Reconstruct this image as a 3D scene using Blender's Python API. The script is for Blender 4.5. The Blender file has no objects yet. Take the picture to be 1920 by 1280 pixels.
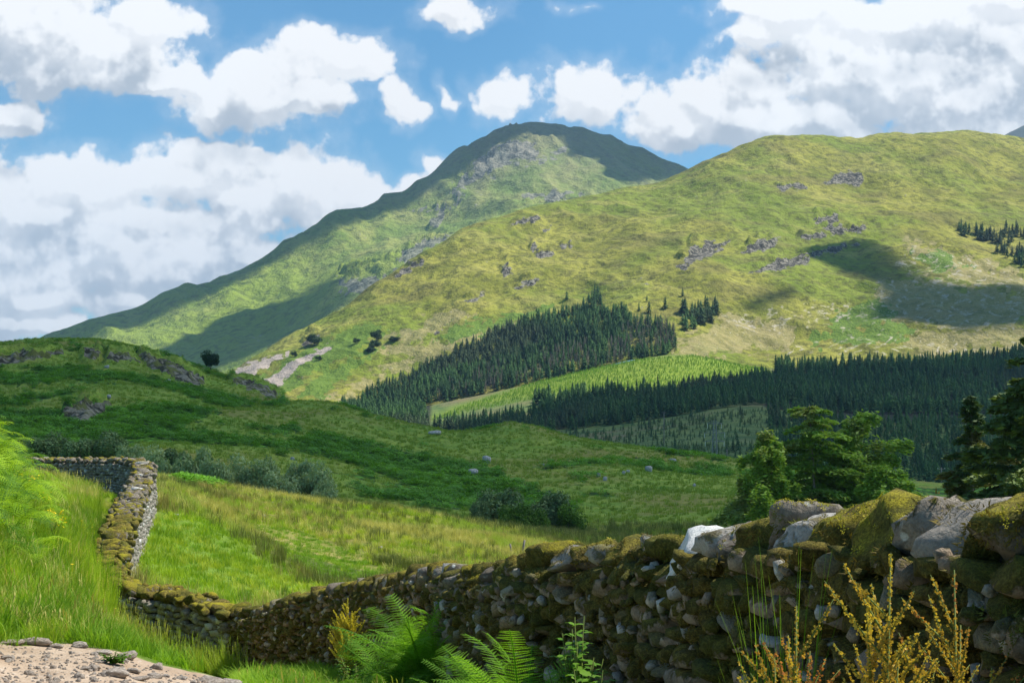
import bpy, math, random
import numpy as np
from mathutils import Vector, Matrix
random.seed(7); RS = np.random.RandomState(11)
S = bpy.context.scene
COL = S.collection
F, CX, HY, CZ = 2666.7, 960.0, 800.0, 1.65       # focal length in photo pixels, principal column, horizon row, eye height

# ------------------------------------------------------------------ helpers
def tag(o, label=None, cat=None, group=None, kind=None):
    if label: o['label'] = label
    if cat: o['category'] = cat
    if group: o['group'] = group
    if kind: o['kind'] = kind
    return o
def empty(name, loc=(0, 0, 0), rz=0.0):
    o = bpy.data.objects.new(name, None); COL.objects.link(o)
    o.location = loc; o.rotation_euler = (0, 0, rz); o.empty_display_size = 0.2
    return o
def mesh_obj(name, V, Fc, mat=None, parent=None, attrs=None, smooth=False, link=True):
    me = bpy.data.meshes.new(name)
    V = np.asarray(V, dtype=np.float32).reshape(-1, 3)
    if isinstance(Fc, np.ndarray):
        k = Fc.shape[1]; n = Fc.shape[0]
        me.vertices.add(len(V)); me.vertices.foreach_set('co', V.ravel())
        me.loops.add(n * k); me.loops.foreach_set('vertex_index', Fc.astype(np.int32).ravel())
        me.polygons.add(n)
        me.polygons.foreach_set('loop_start', np.arange(0, n * k, k, dtype=np.int32))
        me.polygons.foreach_set('loop_total', np.full(n, k, dtype=np.int32))
        me.update(calc_edges=True)
    else:
        me.from_pydata(V.tolist(), [], [tuple(f) for f in Fc]); me.update()
    if attrs:
        for k, a in attrs.items():
            at = me.attributes.new(k, 'FLOAT', 'POINT'); at.data.foreach_set('value', np.asarray(a, dtype=np.float32).ravel())
    if smooth: me.polygons.foreach_set('use_smooth', np.ones(len(me.polygons), dtype=bool))
    if mat: me.materials.append(mat)
    o = bpy.data.objects.new(name, me)
    if link: COL.objects.link(o)
    if parent: o.parent = parent
    return o
class MB:
    """collects shapes (numpy) for one mesh"""
    def __init__(s): s.V = []; s.F = []; s.n = 0; s.A = {}
    def add(s, V, Fc, **attrs):
        V = np.asarray(V, float).reshape(-1, 3); s.V.append(V)
        for f in Fc: s.F.append(tuple(int(i) + s.n for i in f))
        for k, a in attrs.items(): s.A.setdefault(k, []).append(np.broadcast_to(np.asarray(a, float), (len(V),)))
        s.n += len(V)
    def tube(s, pts, rads, n=6, **at):
        pts = [Vector(p) for p in pts]; V = []; Fc = []
        for i, p in enumerate(pts):
            d = (pts[min(i + 1, len(pts) - 1)] - pts[max(i - 1, 0)]).normalized()
            a = d.cross(Vector((0, 0, 1)) if abs(d.z) < .9 else Vector((1, 0, 0))).normalized(); b = d.cross(a)
            for k in range(n):
                t = 2 * math.pi * k / n; V.append(p + (a * math.cos(t) + b * math.sin(t)) * rads[i])
        for i in range(len(pts) - 1):
            for k in range(n):
                k2 = (k + 1) % n; Fc.append((i * n + k, i * n + k2, (i + 1) * n + k2, (i + 1) * n + k))
        Fc.append(tuple(range(n))[::-1]); Fc.append(tuple((len(pts) - 1) * n + k for k in range(n)))
        s.add([tuple(v) for v in V], Fc, **at)
    def build(s, name, mat, parent=None, smooth=False, link=True):
        A = {k: np.concatenate(v) for k, v in s.A.items()}
        Fc = s.F
        if Fc and all(len(f) == len(Fc[0]) for f in Fc): Fc = np.array(Fc)
        return mesh_obj(name, np.concatenate(s.V), Fc, mat, parent, A, smooth, link)
# numpy gradient noise
def _h(ix, iy, iz, seed):
    n = (ix.astype(np.int64) * 374761393 + iy.astype(np.int64) * 668265263 + iz.astype(np.int64) * 1274126177 + seed * 974711) & 0xffffffff
    n = ((n ^ (n >> 13)) * 1274126177) & 0xffffffff
    return ((n ^ (n >> 16)) & 0xffff) / 65535.0
def vnoise(x, y, z=None, seed=0):
    x = np.asarray(x, float); y = np.asarray(y, float)
    z = np.zeros_like(x) if z is None else np.asarray(z, float)
    ix, iy, iz = np.floor(x), np.floor(y), np.floor(z)
    fx, fy, fz = x - ix, y - iy, z - iz
    fx = fx * fx * fx * (fx * (fx * 6 - 15) + 10); fy = fy * fy * fy * (fy * (fy * 6 - 15) + 10); fz = fz * fz * fz * (fz * (fz * 6 - 15) + 10)
    def L(a, b, t): return a + (b - a) * t
    r = []
    for dz in (0, 1):
        a = L(_h(ix, iy, iz + dz, seed), _h(ix + 1, iy, iz + dz, seed), fx)
        b = L(_h(ix, iy + 1, iz + dz, seed), _h(ix + 1, iy + 1, iz + dz, seed), fx)
        r.append(L(a, b, fy))
        if not np.any(fz): return r[0] * 2 - 1
    return L(r[0], r[1], fz) * 2 - 1
def fbm(x, y, z=None, oct=5, seed=0, gain=.5, ridged=False):
    s = 0; a = 1; t = 0
    for o in range(oct):
        ca, sa = math.cos(o * 1.1), math.sin(o * 1.1); f = 2.03 ** o
        n = vnoise((x * ca - y * sa) * f + o * 17.3, (x * sa + y * ca) * f + o * 9.1, None if z is None else z * f, seed + o)
        if ridged: n = 1 - 2 * np.abs(n)
        s = s + n * a; t += a; a *= gain
    return s / t
def sstep(a, b, x):
    t = np.clip((x - a) / (b - a), 0, 1); return t * t * (3 - 2 * t)
def polysd(px, py, poly):
    """signed distance to polygon, + inside"""
    px = np.asarray(px, float); py = np.asarray(py, float)
    d = np.full(px.shape, 1e18); ins = np.zeros(px.shape, bool); n = len(poly)
    for i in range(n):
        ax, ay = poly[i]; bx, by = poly[(i + 1) % n]
        ex, ey = bx - ax, by - ay; wx, wy = px - ax, py - ay
        t = np.clip((wx * ex + wy * ey) / (ex * ex + ey * ey + 1e-12), 0, 1)
        d = np.minimum(d, (wx - ex * t) ** 2 + (wy - ey * t) ** 2)
        c = ((ay > py) != (by > py)) & (px < (bx - ax) * (py - ay) / ((by - ay) if by != ay else 1e-9) + ax)
        ins ^= c
    return np.where(ins, 1, -1) * np.sqrt(d)

# ------------------------------------------------------------------ node helpers
def nd(nt, typ, ins=None, **attrs):
    n = nt.nodes.new(typ)
    for k, v in attrs.items(): setattr(n, k, v)
    for k, v in (ins or {}).items():
        s = n.inputs[k]
        if isinstance(v, bpy.types.NodeSocket): nt.links.new(v, s)
        else:
            if s.type == 'RGBA' and len(v) == 3: v = (*v, 1)
            s.default_value = v
    return n
class G:
    def __init__(s, nt): s.nt = nt
    def m(s, op, a, b=0.0, c=None, clamp=False):
        i = {0: a, 1: b}
        if c is not None: i[2] = c
        return nd(s.nt, 'ShaderNodeMath', i, operation=op, use_clamp=clamp).outputs[0]
    def vm(s, op, a, b=(0, 0, 0)): return nd(s.nt, 'ShaderNodeVectorMath', {0: a, 1: b}, operation=op).outputs[0]
    def mix(s, f, a, b, blend='MIX'): return nd(s.nt, 'ShaderNodeMix', {0: f, 6: a, 7: b}, data_type='RGBA', blend_type=blend).outputs[2]
    def noise(s, v, sc, det=4, rough=.55, dist=0.0): return nd(s.nt, 'ShaderNodeTexNoise', {'Vector': v, 'Scale': sc, 'Detail': det, 'Roughness': rough, 'Distortion': dist}).outputs[0]
    def vor(s, v, sc, feat='F1', rnd=1.0): return nd(s.nt, 'ShaderNodeTexVoronoi', {'Vector': v, 'Scale': sc, 'Randomness': rnd}, feature=feat)
    def ramp(s, x, lo, hi, a=0.0, b=1.0): return nd(s.nt, 'ShaderNodeMapRange', {0: x, 1: lo, 2: hi, 3: a, 4: b}, interpolation_type='SMOOTHSTEP').outputs[0]
    def attr(s, n): return nd(s.nt, 'ShaderNodeAttribute', attribute_name=n).outputs['Fac']
    def pos(s, scale=(1, 1, 1), rot=0.0):
        c = nd(s.nt, 'ShaderNodeTexCoord').outputs['Object']
        return nd(s.nt, 'ShaderNodeMapping', {0: c, 2: (0, 0, rot), 3: scale}).outputs[0]
def material(name, fn):
    m = bpy.data.materials.new(name); m.use_nodes = True; nt = m.node_tree; nt.nodes.clear()
    out = nt.nodes.new('ShaderNodeOutputMaterial'); g = G(nt)
    sh = fn(g); nt.links.new(sh, out.inputs['Surface']); return m
def princ(g, col, rough=.9, bump=None, bstr=.5, bdist=.1, spec=.2, normal=None):
    i = {'Base Color': col, 'Roughness': rough, 'Specular IOR Level': spec}
    if bump is not None: i['Normal'] = nd(g.nt, 'ShaderNodeBump', {'Height': bump, 'Strength': bstr, 'Distance': bdist}).outputs[0]
    return nd(g.nt, 'ShaderNodeBsdfPrincipled', i).outputs[0]
def leafsh(g, col, trans=.35, tint=(1.25, 1.25, .55), rough=.6):
    d = nd(g.nt, 'ShaderNodeBsdfPrincipled', {'Base Color': col, 'Roughness': rough, 'Specular IOR Level': .15}).outputs[0]
    t = nd(g.nt, 'ShaderNodeBsdfTranslucent', {'Color': g.mix(1.0, col, tint, 'MULTIPLY')}).outputs[0]
    return nd(g.nt, 'ShaderNodeMixShader', {0: trans, 1: d, 2: t}).outputs[0]
def leafmat(name, a, b, c=None, trans=.35, nscale=.6, rough=.6):
    """foliage: colour varies between a and b by instance and in clumps"""
    def fn(g):
        oi = nd(g.nt, 'ShaderNodeObjectInfo').outputs['Random']
        geo = nd(g.nt, 'ShaderNodeNewGeometry').outputs['Position']
        n = g.noise(geo, nscale, 3)
        ri = nd(g.nt, 'ShaderNodeNewGeometry').outputs['Random Per Island']
        f = g.m('ADD', g.m('MULTIPLY', oi, .45), g.m('ADD', g.m('MULTIPLY', ri, .35), g.ramp(n, .35, .65, -.2, .4)), clamp=True)
        col = g.mix(f, a, b)
        if c: col = g.mix(g.ramp(g.noise(geo, nscale * .35, 3), .52, .62), col, c)
        return leafsh(g, col, trans, rough=rough)
    return material(name, fn)

# ------------------------------------------------------------------ camera, sun, sky
cam = bpy.data.cameras.new('camera'); co = bpy.data.objects.new('camera', cam); COL.objects.link(co)
co.location = (0, 0, CZ); co.rotation_euler = (math.radians(90), 0, 0)
cam.lens = 50.0; cam.sensor_width = 36.0; cam.shift_y = 160 / 1920.0
cam.clip_start = 0.05; cam.clip_end = 60000
S.camera = co
SUN_AZ_X, SUN_AZ_Y, ELEV = .95, .22, math.radians(54)
L = Vector((SUN_AZ_X, SUN_AZ_Y, 0)).normalized() * math.cos(ELEV) + Vector((0, 0, math.sin(ELEV)))
sl = bpy.data.lights.new('sun', 'SUN'); sl.energy = 5.0; sl.angle = math.radians(.5); sl.color = (1.0, .95, .86)
so = bpy.data.objects.new('sun', sl); COL.objects.link(so); so.rotation_euler = L.to_track_quat('Z', 'Y').to_euler(); so.location = (0, 0, 50)
S.view_settings.view_transform = 'Standard'; S.view_settings.look = 'None'; S.view_settings.gamma = 1
S.view_settings.exposure = 0.55
cy = S.cycles if hasattr(S, 'cycles') else None
S.render.engine = 'CYCLES'
S.cycles.use_denoising = True; S.cycles.max_bounces = 6; S.cycles.diffuse_bounces = 3; S.cycles.volume_bounces = 0
S.cycles.transparent_max_bounces = 24; S.cycles.sample_clamp_indirect = 4
# ------------------------------------------------------------------ sky: Nishita + procedural cumulus laid out by direction
W = bpy.data.worlds.new('World'); S.world = W; W.use_nodes = True; nt = W.node_tree; nt.nodes.clear(); g = G(nt)
sky = nd(nt, 'ShaderNodeTexSky', sky_type='NISHITA'); sky.sun_disc = False; sky.sun_elevation = ELEV
sky.sun_rotation = math.atan2(L.x, L.y); sky.air_density = 1.0; sky.dust_density = .4; sky.ozone_density = 2.0
SKY_K = .066
# (px, py, rx, ry) of cloud masses as seen from the valley, turned into directions (azimuth tangent, elevation tangent)
CL = [(230, 470, 430, 150), (-100, 500, 300, 200), (1720, 140, 330, 140), (120, 80, 240, 95), (30, 20, 220, 90), (290, 40, 95, 60), (330, 160, 110, 35), (20, 225, 70, 50),
      (470, 175, 150, 80), (620, 110, 140, 60), (560, 190, 130, 45), (400, 210, 90, 40),
      (770, 215, 50, 34), (760, 180, 34, 26), (855, 198, 12, 22), (850, 5, 80, 40),
      (370, 330, 260, 62), (520, 370, 220, 75), (120, 350, 190, 70), (80, 410, 150, 60), (300, 420, 260, 50), (680, 365, 90, 30),
      (800, 320, 40, 28), (760, 350, 50, 22),
      (150, 490, 260, 40), (420, 480, 190, 38), (60, 560, 200, 34), (230, 560, 170, 34), (40, 610, 190, 28), (-200, 400, 260, 190), (-260, 620, 300, 60),
      (950, 175, 42, 42), (1100, 180, 105, 62), (1250, 225, 90, 60), (1330, 200, 120, 80), (1420, 160, 100, 60), (1480, 230, 220, 62),
      (1650, 150, 230, 110), (1820, 190, 220, 110), (1900, 90, 160, 120), (1700, 40, 260, 60), (1500, 20, 170, 32), (1900, 10, 250, 60), (1440, 60, 80, 30), (2200, 120, 300, 200), (1110, 12, 34, 12)]
tc = nd(nt, 'ShaderNodeTexCoord').outputs['Generated']
sep = nd(nt, 'ShaderNodeSeparateXYZ', {0: tc})
front = g.m('GREATER_THAN', sep.outputs[1], .05)
yy = g.m('MAXIMUM', sep.outputs[1], .05)
u0 = g.m('DIVIDE', sep.outputs[0], yy); v0 = g.m('DIVIDE', sep.outputs[2], yy)
uv = nd(nt, 'ShaderNodeCombineXYZ', {0: u0, 1: v0}).outputs[0]
# field group
ng = bpy.data.node_groups.new('cloud_field', 'ShaderNodeTree')
ng.interface.new_socket('V', in_out='INPUT', socket_type='NodeSocketVector')
ng.interface.new_socket('N', in_out='INPUT', socket_type='NodeSocketFloat')
ng.interface.new_socket('D', in_out='OUTPUT', socket_type='NodeSocketFloat')
gi = ng.nodes.new('NodeGroupInput'); go = ng.nodes.new('NodeGroupOutput'); q = G(ng)
V = gi.outputs[0]
wn = nd(ng, 'ShaderNodeTexNoise', {'Vector': V, 'Scale': 14.0, 'Detail': 3.0, 'Roughness': .55}, noise_dimensions='2D').outputs['Color']
Vw = q.vm('ADD', V, q.vm('MULTIPLY', q.vm('SUBTRACT', wn, (.5, .5, .5)), (.06, .035, 0)))
D = None
for (px, py, rx, ry) in CL:
    c = ((px - CX) / F, (HY - py) / F, 0)
    d = q.vm('MULTIPLY', q.vm('SUBTRACT', Vw, c), (F / rx, F / ry, 0))
    l = nd(ng, 'ShaderNodeVectorMath', {0: d}, operation='DOT_PRODUCT')
    ng.links.new(d, l.inputs[1])
    kw = min(1.0, ((rx * ry) ** .5 / 62.0)) ** .7
    e = q.m('MULTIPLY', q.m('SUBTRACT', 1.0, q.m('SQRT', l.outputs['Value'])), 1.75 * kw)
    D = e if D is None else nd(ng, 'ShaderNodeMath', {0: D, 1: e, 2: .25}, operation='SMOOTH_MAX').outputs[0]
D = q.m('MAXIMUM', D, -2.5)
b1 = nd(ng, 'ShaderNodeTexNoise', {'Vector': V, 'Scale': 22.0, 'Detail': gi.outputs[1], 'Roughness': .60, 'Distortion': .0}, noise_dimensions='2D').outputs[0]
Vw2 = q.vm('ADD', V, q.vm('MULTIPLY', q.vm('SUBTRACT', wn, (.5, .5, .5)), (.012, .012, 0)))
vo = nd(ng, 'ShaderNodeTexVoronoi', {'Vector': Vw2, 'Scale': 34.0, 'Detail': 2.0, 'Roughness': .5, 'Lacunarity': 2.3, 'Smoothness': .5}, feature='SMOOTH_F1', voronoi_dimensions='2D', normalize=True).outputs['Distance']
D = q.m('ADD', q.m('MULTIPLY', D, .8), q.m('ADD', q.m('MULTIPLY', q.m('SUBTRACT', b1, .5), 2.3), q.m('MULTIPLY', q.m('SUBTRACT', .42, vo), 1.5)))
ng.links.new(D, go.inputs[0])
def field(off=None, det=9.0):
    v = uv if off is None else g.vm('ADD', uv, off)
    n = nt.nodes.new('ShaderNodeGroup'); n.node_tree = ng; nt.links.new(v, n.inputs[0]); n.inputs[1].default_value = det; return n.outputs[0]
d0 = field(); s0 = field(None, 4.0); d1 = field((.004, .010, 0), 4.0); d2 = field((.008, .036, 0), 3.0)
alpha = g.ramp(d0, -.02, .50)
a_soft = g.ramp(d0, -.6, .25, 0, .16)
alpha = g.m('MAXIMUM', alpha, a_soft)
# light: bright where little cloud lies between here and the sun (up and right), grey deep inside and low
sh1 = g.ramp(g.m('SUBTRACT', s0, d1), -.42, .42, 0.0, 1.0)
sh2 = g.ramp(d2, -.3, 2.2, 1.0, 0.0)
big = nd(nt, 'ShaderNodeTexNoise', {'Vector': g.vm('MULTIPLY', uv, (5, 12, 1)), 'Scale': 1.0, 'Detail': 3.0}, noise_dimensions='2D').outputs[0]
lum = g.m('ADD', g.m('ADD', g.m('MULTIPLY', sh2, .62), g.m('MULTIPLY', sh1, .42)), 0.0)
lum = g.m('ADD', lum, g.m('MULTIPLY', g.m('SUBTRACT', big, .5), .5), clamp=True)
ccol = g.mix(g.ramp(lum, .05, .85), (.35, .395, .45), (.75, .757, .765))
ccol = g.mix(g.ramp(v0, .0, .12, .35, 0.0), ccol, (.52, .57, .62))
skyc = g.mix(1.0, sky.outputs[0], (SKY_K * .70, SKY_K * 1.28, SKY_K * 1.48), 'MULTIPLY')
# rest of the dome: scattered cloud by direction
dn = nd(nt, 'ShaderNodeTexNoise', {'Vector': tc, 'Scale': 3.2, 'Detail': 6.0, 'Roughness': .6}).outputs[0]
a2 = g.ramp(dn, .54, .66)
up = g.ramp(v0, .36, .46)
sel = g.m('MULTIPLY', front, g.m('SUBTRACT', 1.0, up))
sel = g.m('MULTIPLY', sel, g.ramp(g.m('ABSOLUTE', u0), .55, .7, 1.0, 0.0))
below = g.ramp(sep.outputs[2], -.03, 0.0)
fa = g.mix(below, (.08, .10, .06), g.mix(a2, skyc, (.36, .41, .47)))
fb = g.mix(below, (.08, .10, .06), g.mix(alpha, skyc, ccol))
ba = nd(nt, 'ShaderNodeBackground', {'Color': fa, 'Strength': 1.0}); bb = nd(nt, 'ShaderNodeBackground', {'Color': fb, 'Strength': 1.0})
mx = nd(nt, 'ShaderNodeMixShader', {0: sel, 1: ba.outputs[0], 2: bb.outputs[0]})
wo = nt.nodes.new('ShaderNodeOutputWorld'); nt.links.new(mx.outputs[0], wo.inputs[0])
W.cycles.sampling_method = 'MANUAL'; W.cycles.sample_map_resolution = 512
# ------------------------------------------------------------------ terrain
def cur(pts, u):
    p = np.array(pts, float); x = p[:, 0]; y = p[:, 1]
    u = np.clip(u, x[0], x[-1]); n = len(x)
    if n < 3: return np.interp(u, x, y)
    h = np.diff(x); dl = np.diff(y) / h; d = np.zeros(n); d[0] = dl[0]; d[-1] = dl[-1]
    for i in range(1, n - 1):
        if dl[i - 1] * dl[i] > 0: d[i] = 2 * dl[i - 1] * dl[i] / (dl[i - 1] + dl[i])
        else: d[i] = 0 if True else 0
    i = np.clip(np.searchsorted(x, u, side='right') - 1, 0, n - 2)
    t = (u - x[i]) / h[i]
    return (y[i] * (1 + 2 * t) * (1 - t) ** 2 + h[i] * d[i] * t * (1 - t) ** 2 + y[i + 1] * t * t * (3 - 2 * t) + h[i] * d[i + 1] * t * t * (t - 1))
class Terr:
    def __init__(s, curves, disp): s.c = curves; s.disp = disp
    def knots(s, u):
        Y = []; Z = []
        for c in s.c:
            y = np.full(u.shape, float(c['Y'])) if not isinstance(c['Y'], list) else cur(c['Y'], u)
            z = cur(c['z'], u) if 'z' in c else CZ + (HY - cur(c['py'], u)) / F * y
            Y.append(y); Z.append(z)
        return np.array(Y), np.array(Z)
    def base(s, u, Yq, kn=None):
        Y, Z = kn if kn else s.knots(u); K = len(Y)
        h = np.diff(Y, axis=0); dl = np.diff(Z, axis=0) / h
        d = np.zeros_like(Z); d[0] = dl[0]; d[-1] = dl[-1]
        if K > 2:
            a, b = dl[:-1], dl[1:]; d[1:-1] = np.where(a * b > 0, 2 * a * b / np.where(np.abs(a + b) < 1e-9, 1, a + b), 0)
        Yc = np.clip(Yq, Y[0], Y[-1]); i = np.zeros(u.shape, int)
        for k in range(1, K - 1): i += (Yc >= Y[k])
        ar = np.arange(u.size).reshape(u.shape)
        def tk(A, j): return np.take_along_axis(A.reshape(len(A), -1), j.reshape(1, -1), 0).reshape(u.shape)
        hh = tk(h, i); t = (Yc - tk(Y, i)) / hh; z0, z1, d0, d1 = tk(Z, i), tk(Z, i + 1), tk(d, i), tk(d, i + 1)
        return z0 * (1 + 2 * t) * (1 - t) ** 2 + hh * d0 * t * (1 - t) ** 2 + z1 * t * t * (3 - 2 * t) + hh * d1 * t * t * (t - 1)
    def z(s, x, Y):
        x = np.atleast_1d(np.asarray(x, float)); Y = np.atleast_1d(np.asarray(Y, float)); u = x / Y * F + CX
        b = s.base(u, Y); return b + s.disp(x, Y, u, HY - (b - CZ) / Y * F)
    def grid(s, us, rows):
        us = np.asarray(us, float); kn = s.knots(us); Yr = []
        for k, n in enumerate(rows):
            t = np.arange(n) / n
            for tt in t: Yr.append(kn[0][k] * (kn[0][k + 1] / kn[0][k]) ** tt)
        Yr.append(kn[0][-1]); Y = np.array(Yr); U = np.broadcast_to(us, Y.shape)
        X = (U - CX) / F * Y; Z = s.z(X.ravel(), Y.ravel()).reshape(Y.shape)
        return U, X, Y, Z
def grid_faces(r, c):
    i = np.arange(r * c).reshape(r, c)
    return np.stack([i[:-1, :-1], i[:-1, 1:], i[1:, 1:], i[1:, :-1]], -1).reshape(-1, 4)
def terr_obj(name, T, us, rows, mat, masks):
    U, X, Y, Z = T.grid(us, rows); PY = HY - (Z - CZ) / Y * F
    A = masks(U.ravel(), PY.ravel(), X.ravel(), Y.ravel())
    o = mesh_obj(name, np.stack([X, Y, Z], -1).reshape(-1, 3), grid_faces(*U.shape), mat, None, A, True)
    tag(o, kind='structure'); return o
def hit(T, px, py, Y0, Y1, n=400):
    """first point of terrain T seen in direction px,py"""
    Y = np.linspace(Y0, Y1, n); x = (px - CX) / F * Y; z = T.z(x, Y); r = CZ + (HY - py) / F * Y
    k = np.argmax(z >= r) if np.any(z >= r) else int(np.argmax(z - r))
    return Vector((x[k], Y[k], z[k]))

# --- meadow: path, verge, bank and bright field, out to its crest
PXs = [-700, -100, 0, 100, 200, 300, 450, 600, 750, 900, 1000, 1200, 1400, 1700, 1920, 2600]
def zz(*v): return list(zip(PXs, v))
MEADOW_C = [
 dict(Y=1, z=zz(*[0] * 16)),
 dict(Y=5, z=zz(.6, .3, .2, .12, .06, 0, 0, 0, -.05, -.05, -.05, -.05, -.05, -.05, 0, .2)),
 dict(Y=10.6, z=zz(1.5, .4, .05, .0, -.03, -.12, -.27, -.45, -.55, -.6, -.6, -.6, -.5, -.4, -.3, 0)),
 dict(Y=14.5, z=zz(1.8, .75, .28, -.05, -.5, -.95, -1.12, -1.15, -1.15, -1.1, -.9, -.8, -.7, -.5, -.4, 0)),
 dict(Y=20, z=zz(2.0, .95, .45, -.2, -1.35, -2.0, -2.1, -2.0, -1.95, -1.8, -1.4, -1, -.8, -.6, -.5, 0)),
 dict(Y=30, z=zz(2.2, .7, .2, -.65, -2.3, -3.0, -3.2, -3.15, -3.2, -3.0, -3.0, -3.0, -3.0, -3.0, -3.0, -3.0)),
 dict(Y=42, z=zz(1.6, .1, -.3, -.8, -1.5, -2.15, -3.15, -3.75, -4.1, -4.3, -4.4, -4.4, -4.4, -4.4, -4.4, -4.4)),
 dict(Y=58, z=zz(1.0, -.3, -.5, -.75, -1.1, -1.35, -3.0, -4.0, -4.6, -5.0, -5.3, -5.5, -5.5, -5.5, -5.5, -5.5)),
 dict(Y=78, z=zz(.5, -1.0, -1.2, -1.4, -1.6, -1.8, -3.1, -3.9, -4.7, -5.4, -5.8, -6.2, -6.3, -6.3, -6.3, -6.3)),
 dict(Y=98, z=zz(0, -2, -2.0, -2.0, -2.0, -2.1, -2.75, -3.6, -4.5, -5.6, -6.45, -7.2, -7.4, -7.4, -7.4, -7.4)),
 dict(Y=125, z=zz(-3, -5, -5.5, -5.5, -5.5, -5.6, -6, -6.8, -7.4, -7.8, -8.0, -8.2, -8.1, -8.0, -8.0, -8.0)),
 dict(Y=150, z=zz(-5, -8, -8, -8, -7.8, -7.6, -7.8, -8.4, -9, -9.3, -9.3, -9.0, -8.8, -8.6, -8.5, -8.5)),
]
def meadow_d(x, Y, u, py):
    far = sstep(25, 60, Y)
    return fbm(x * .12, Y * .12, oct=3, seed=3) * (.12 + .5 * far) + fbm(x * 1.1, Y * 1.1, oct=3, seed=5) * (.03 + .05 * far)
MEADOW = Terr(MEADOW_C, meadow_d)

# --- dark hill with crags behind the field
HILL_C = [
 dict(Y=135, z=[(-1200, -7), (-100, -9), (300, -9), (600, -9.5), (900, -10), (1200, -9.6), (1400, -9.4), (2600, -9)]),
 dict(Y=170, py=[(-1200, 700), (-300, 850), (0, 872), (300, 885), (480, 915), (620, 935), (760, 958), (900, 965), (1100, 967), (1400, 950), (1700, 950), (2600, 950)]),
 dict(Y=225, py=[(-1200, 560), (-300, 770), (0, 790), (200, 800), (450, 822), (620, 850), (900, 905), (1150, 908), (1380, 925), (1700, 930), (2600, 930)]),
 dict(Y=265, py=[(-1200, 520), (-300, 725), (0, 742), (200, 748), (400, 775), (620, 812), (760, 845), (900, 865), (1150, 872), (1380, 890), (1700, 915), (2600, 925)]),
 dict(Y=310, py=[(-1200, 470), (-300, 690), (0, 700), (200, 705), (350, 735), (450, 752), (540, 757), (600, 756), (700, 779), (800, 801), (860, 812), (905, 808), (955, 797), (1010, 806), (1060, 820), (1200, 840), (1390, 862), (1600, 888), (1770, 905), (2600, 925)]),
 dict(Y=350, py=[(-1200, 420), (-300, 650), (0, 662), (120, 655), (220, 662), (300, 680), (370, 702), (440, 722), (500, 744), (540, 765), (600, 775), (700, 800), (850, 835), (1000, 840), (1200, 875), (1400, 895), (1800, 930), (2600, 950)]),
 dict(Y=395, py=[(-1200, 400), (-300, 645), (0, 642), (60, 636), (120, 632), (180, 634), (240, 645), (290, 656), (340, 674), (390, 692), (430, 704), (470, 717), (510, 733), (540, 757), (600, 800), (700, 850), (850, 890), (1200, 925), (2600, 970)]),
 dict(Y=470, py=[(-1200, 470), (-300, 720), (0, 720), (300, 740), (500, 800), (600, 860), (850, 900), (1200, 925), (2600, 950)]),
]
CRAGS = [  # polygons in photo pixels where rock shows on the dark hill
 [(-20, 670), (40, 658), (115, 656), (118, 664), (60, 678), (-20, 684)], [(150, 648), (195, 648), (190, 662), (172, 680), (155, 672)],
 [(205, 655), (240, 655), (262, 678), (200, 676)], [(255, 660), (330, 676), (385, 712), (382, 722), (330, 712), (285, 690)],
 [(120, 765), (160, 752), (205, 755), (196, 775), (160, 790), (115, 785)], [(430, 705), (470, 712), (536, 745), (532, 758), (480, 738), (440, 722)]]
def hill_d(x, Y, u, py):
    n = fbm(x * .012, Y * .012, oct=4, seed=21) * 2.6 * sstep(135, 240, Y)
    crest = np.maximum(np.exp(-((Y - 310) / 16.0) ** 2) * (u > 530), np.exp(-((Y - 395) / 22.0) ** 2) * (u < 545))
    n = n * (1 - .8 * crest)
    rk = np.full(np.shape(x), -99.0)
    for p in CRAGS: rk = np.maximum(rk, polysd(u, py, p))
    r = sstep(-6, 3, rk)
    return n + fbm(x * .09, Y * .09, oct=4, seed=23) * .7 + r * (2.6 * np.abs(fbm(x * .22, Y * .10, oct=5, seed=25, ridged=True)) + .9)
HILL = Terr(HILL_C, hill_d)

# --- valley with plantations
VALLEY_C = [
 dict(Y=420, py=[(-1200, 900), (300, 930), (2600, 1000)]),
 dict(Y=600, py=[(-1200, 800), (300, 900), (1000, 880), (1200, 865), (1400, 872), (1770, 910), (2600, 940)]),
 dict(Y=850, py=[(-1200, 760), (300, 860), (700, 850), (900, 828), (1000, 822), (1100, 812), (1200, 800), (1250, 792), (1430, 768), (1600, 790), (1900, 800), (2600, 780)]),
 dict(Y=1080, py=[(-1200, 700), (300, 800), (560, 780), (700, 785), (820, 785), (960, 760), (1050, 740), (1150, 722), (1300, 716), (1440, 722), (1600, 735), (1900, 725), (2600, 690)]),
 dict(Y=1250, py=[(-1200, 700), (300, 790), (480, 760), (600, 757), (680, 765), (760, 768), (830, 755), (1000, 718), (1150, 684), (1270, 664), (1440, 690), (1560, 686), (1700, 682), (1800, 680), (1920, 665), (2600, 600)]),
]
VP = VALLEY_C[-1]['py']
VALLEY_C.append(dict(Y=1300, z=[(a_, CZ + (HY - b_) / F * 1250 + 2.0) for a_, b_ in VP]))
def valley_d(x, Y, u, py):
    return fbm(x * .006, Y * .006, oct=3, seed=31) * 2.0 * sstep(500, 700, Y) * (1 - sstep(1150, 1250, Y)) + fbm(x * .05, Y * .05, oct=3, seed=33) * .5
VALLEY = Terr(VALLEY_C, valley_d)

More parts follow.
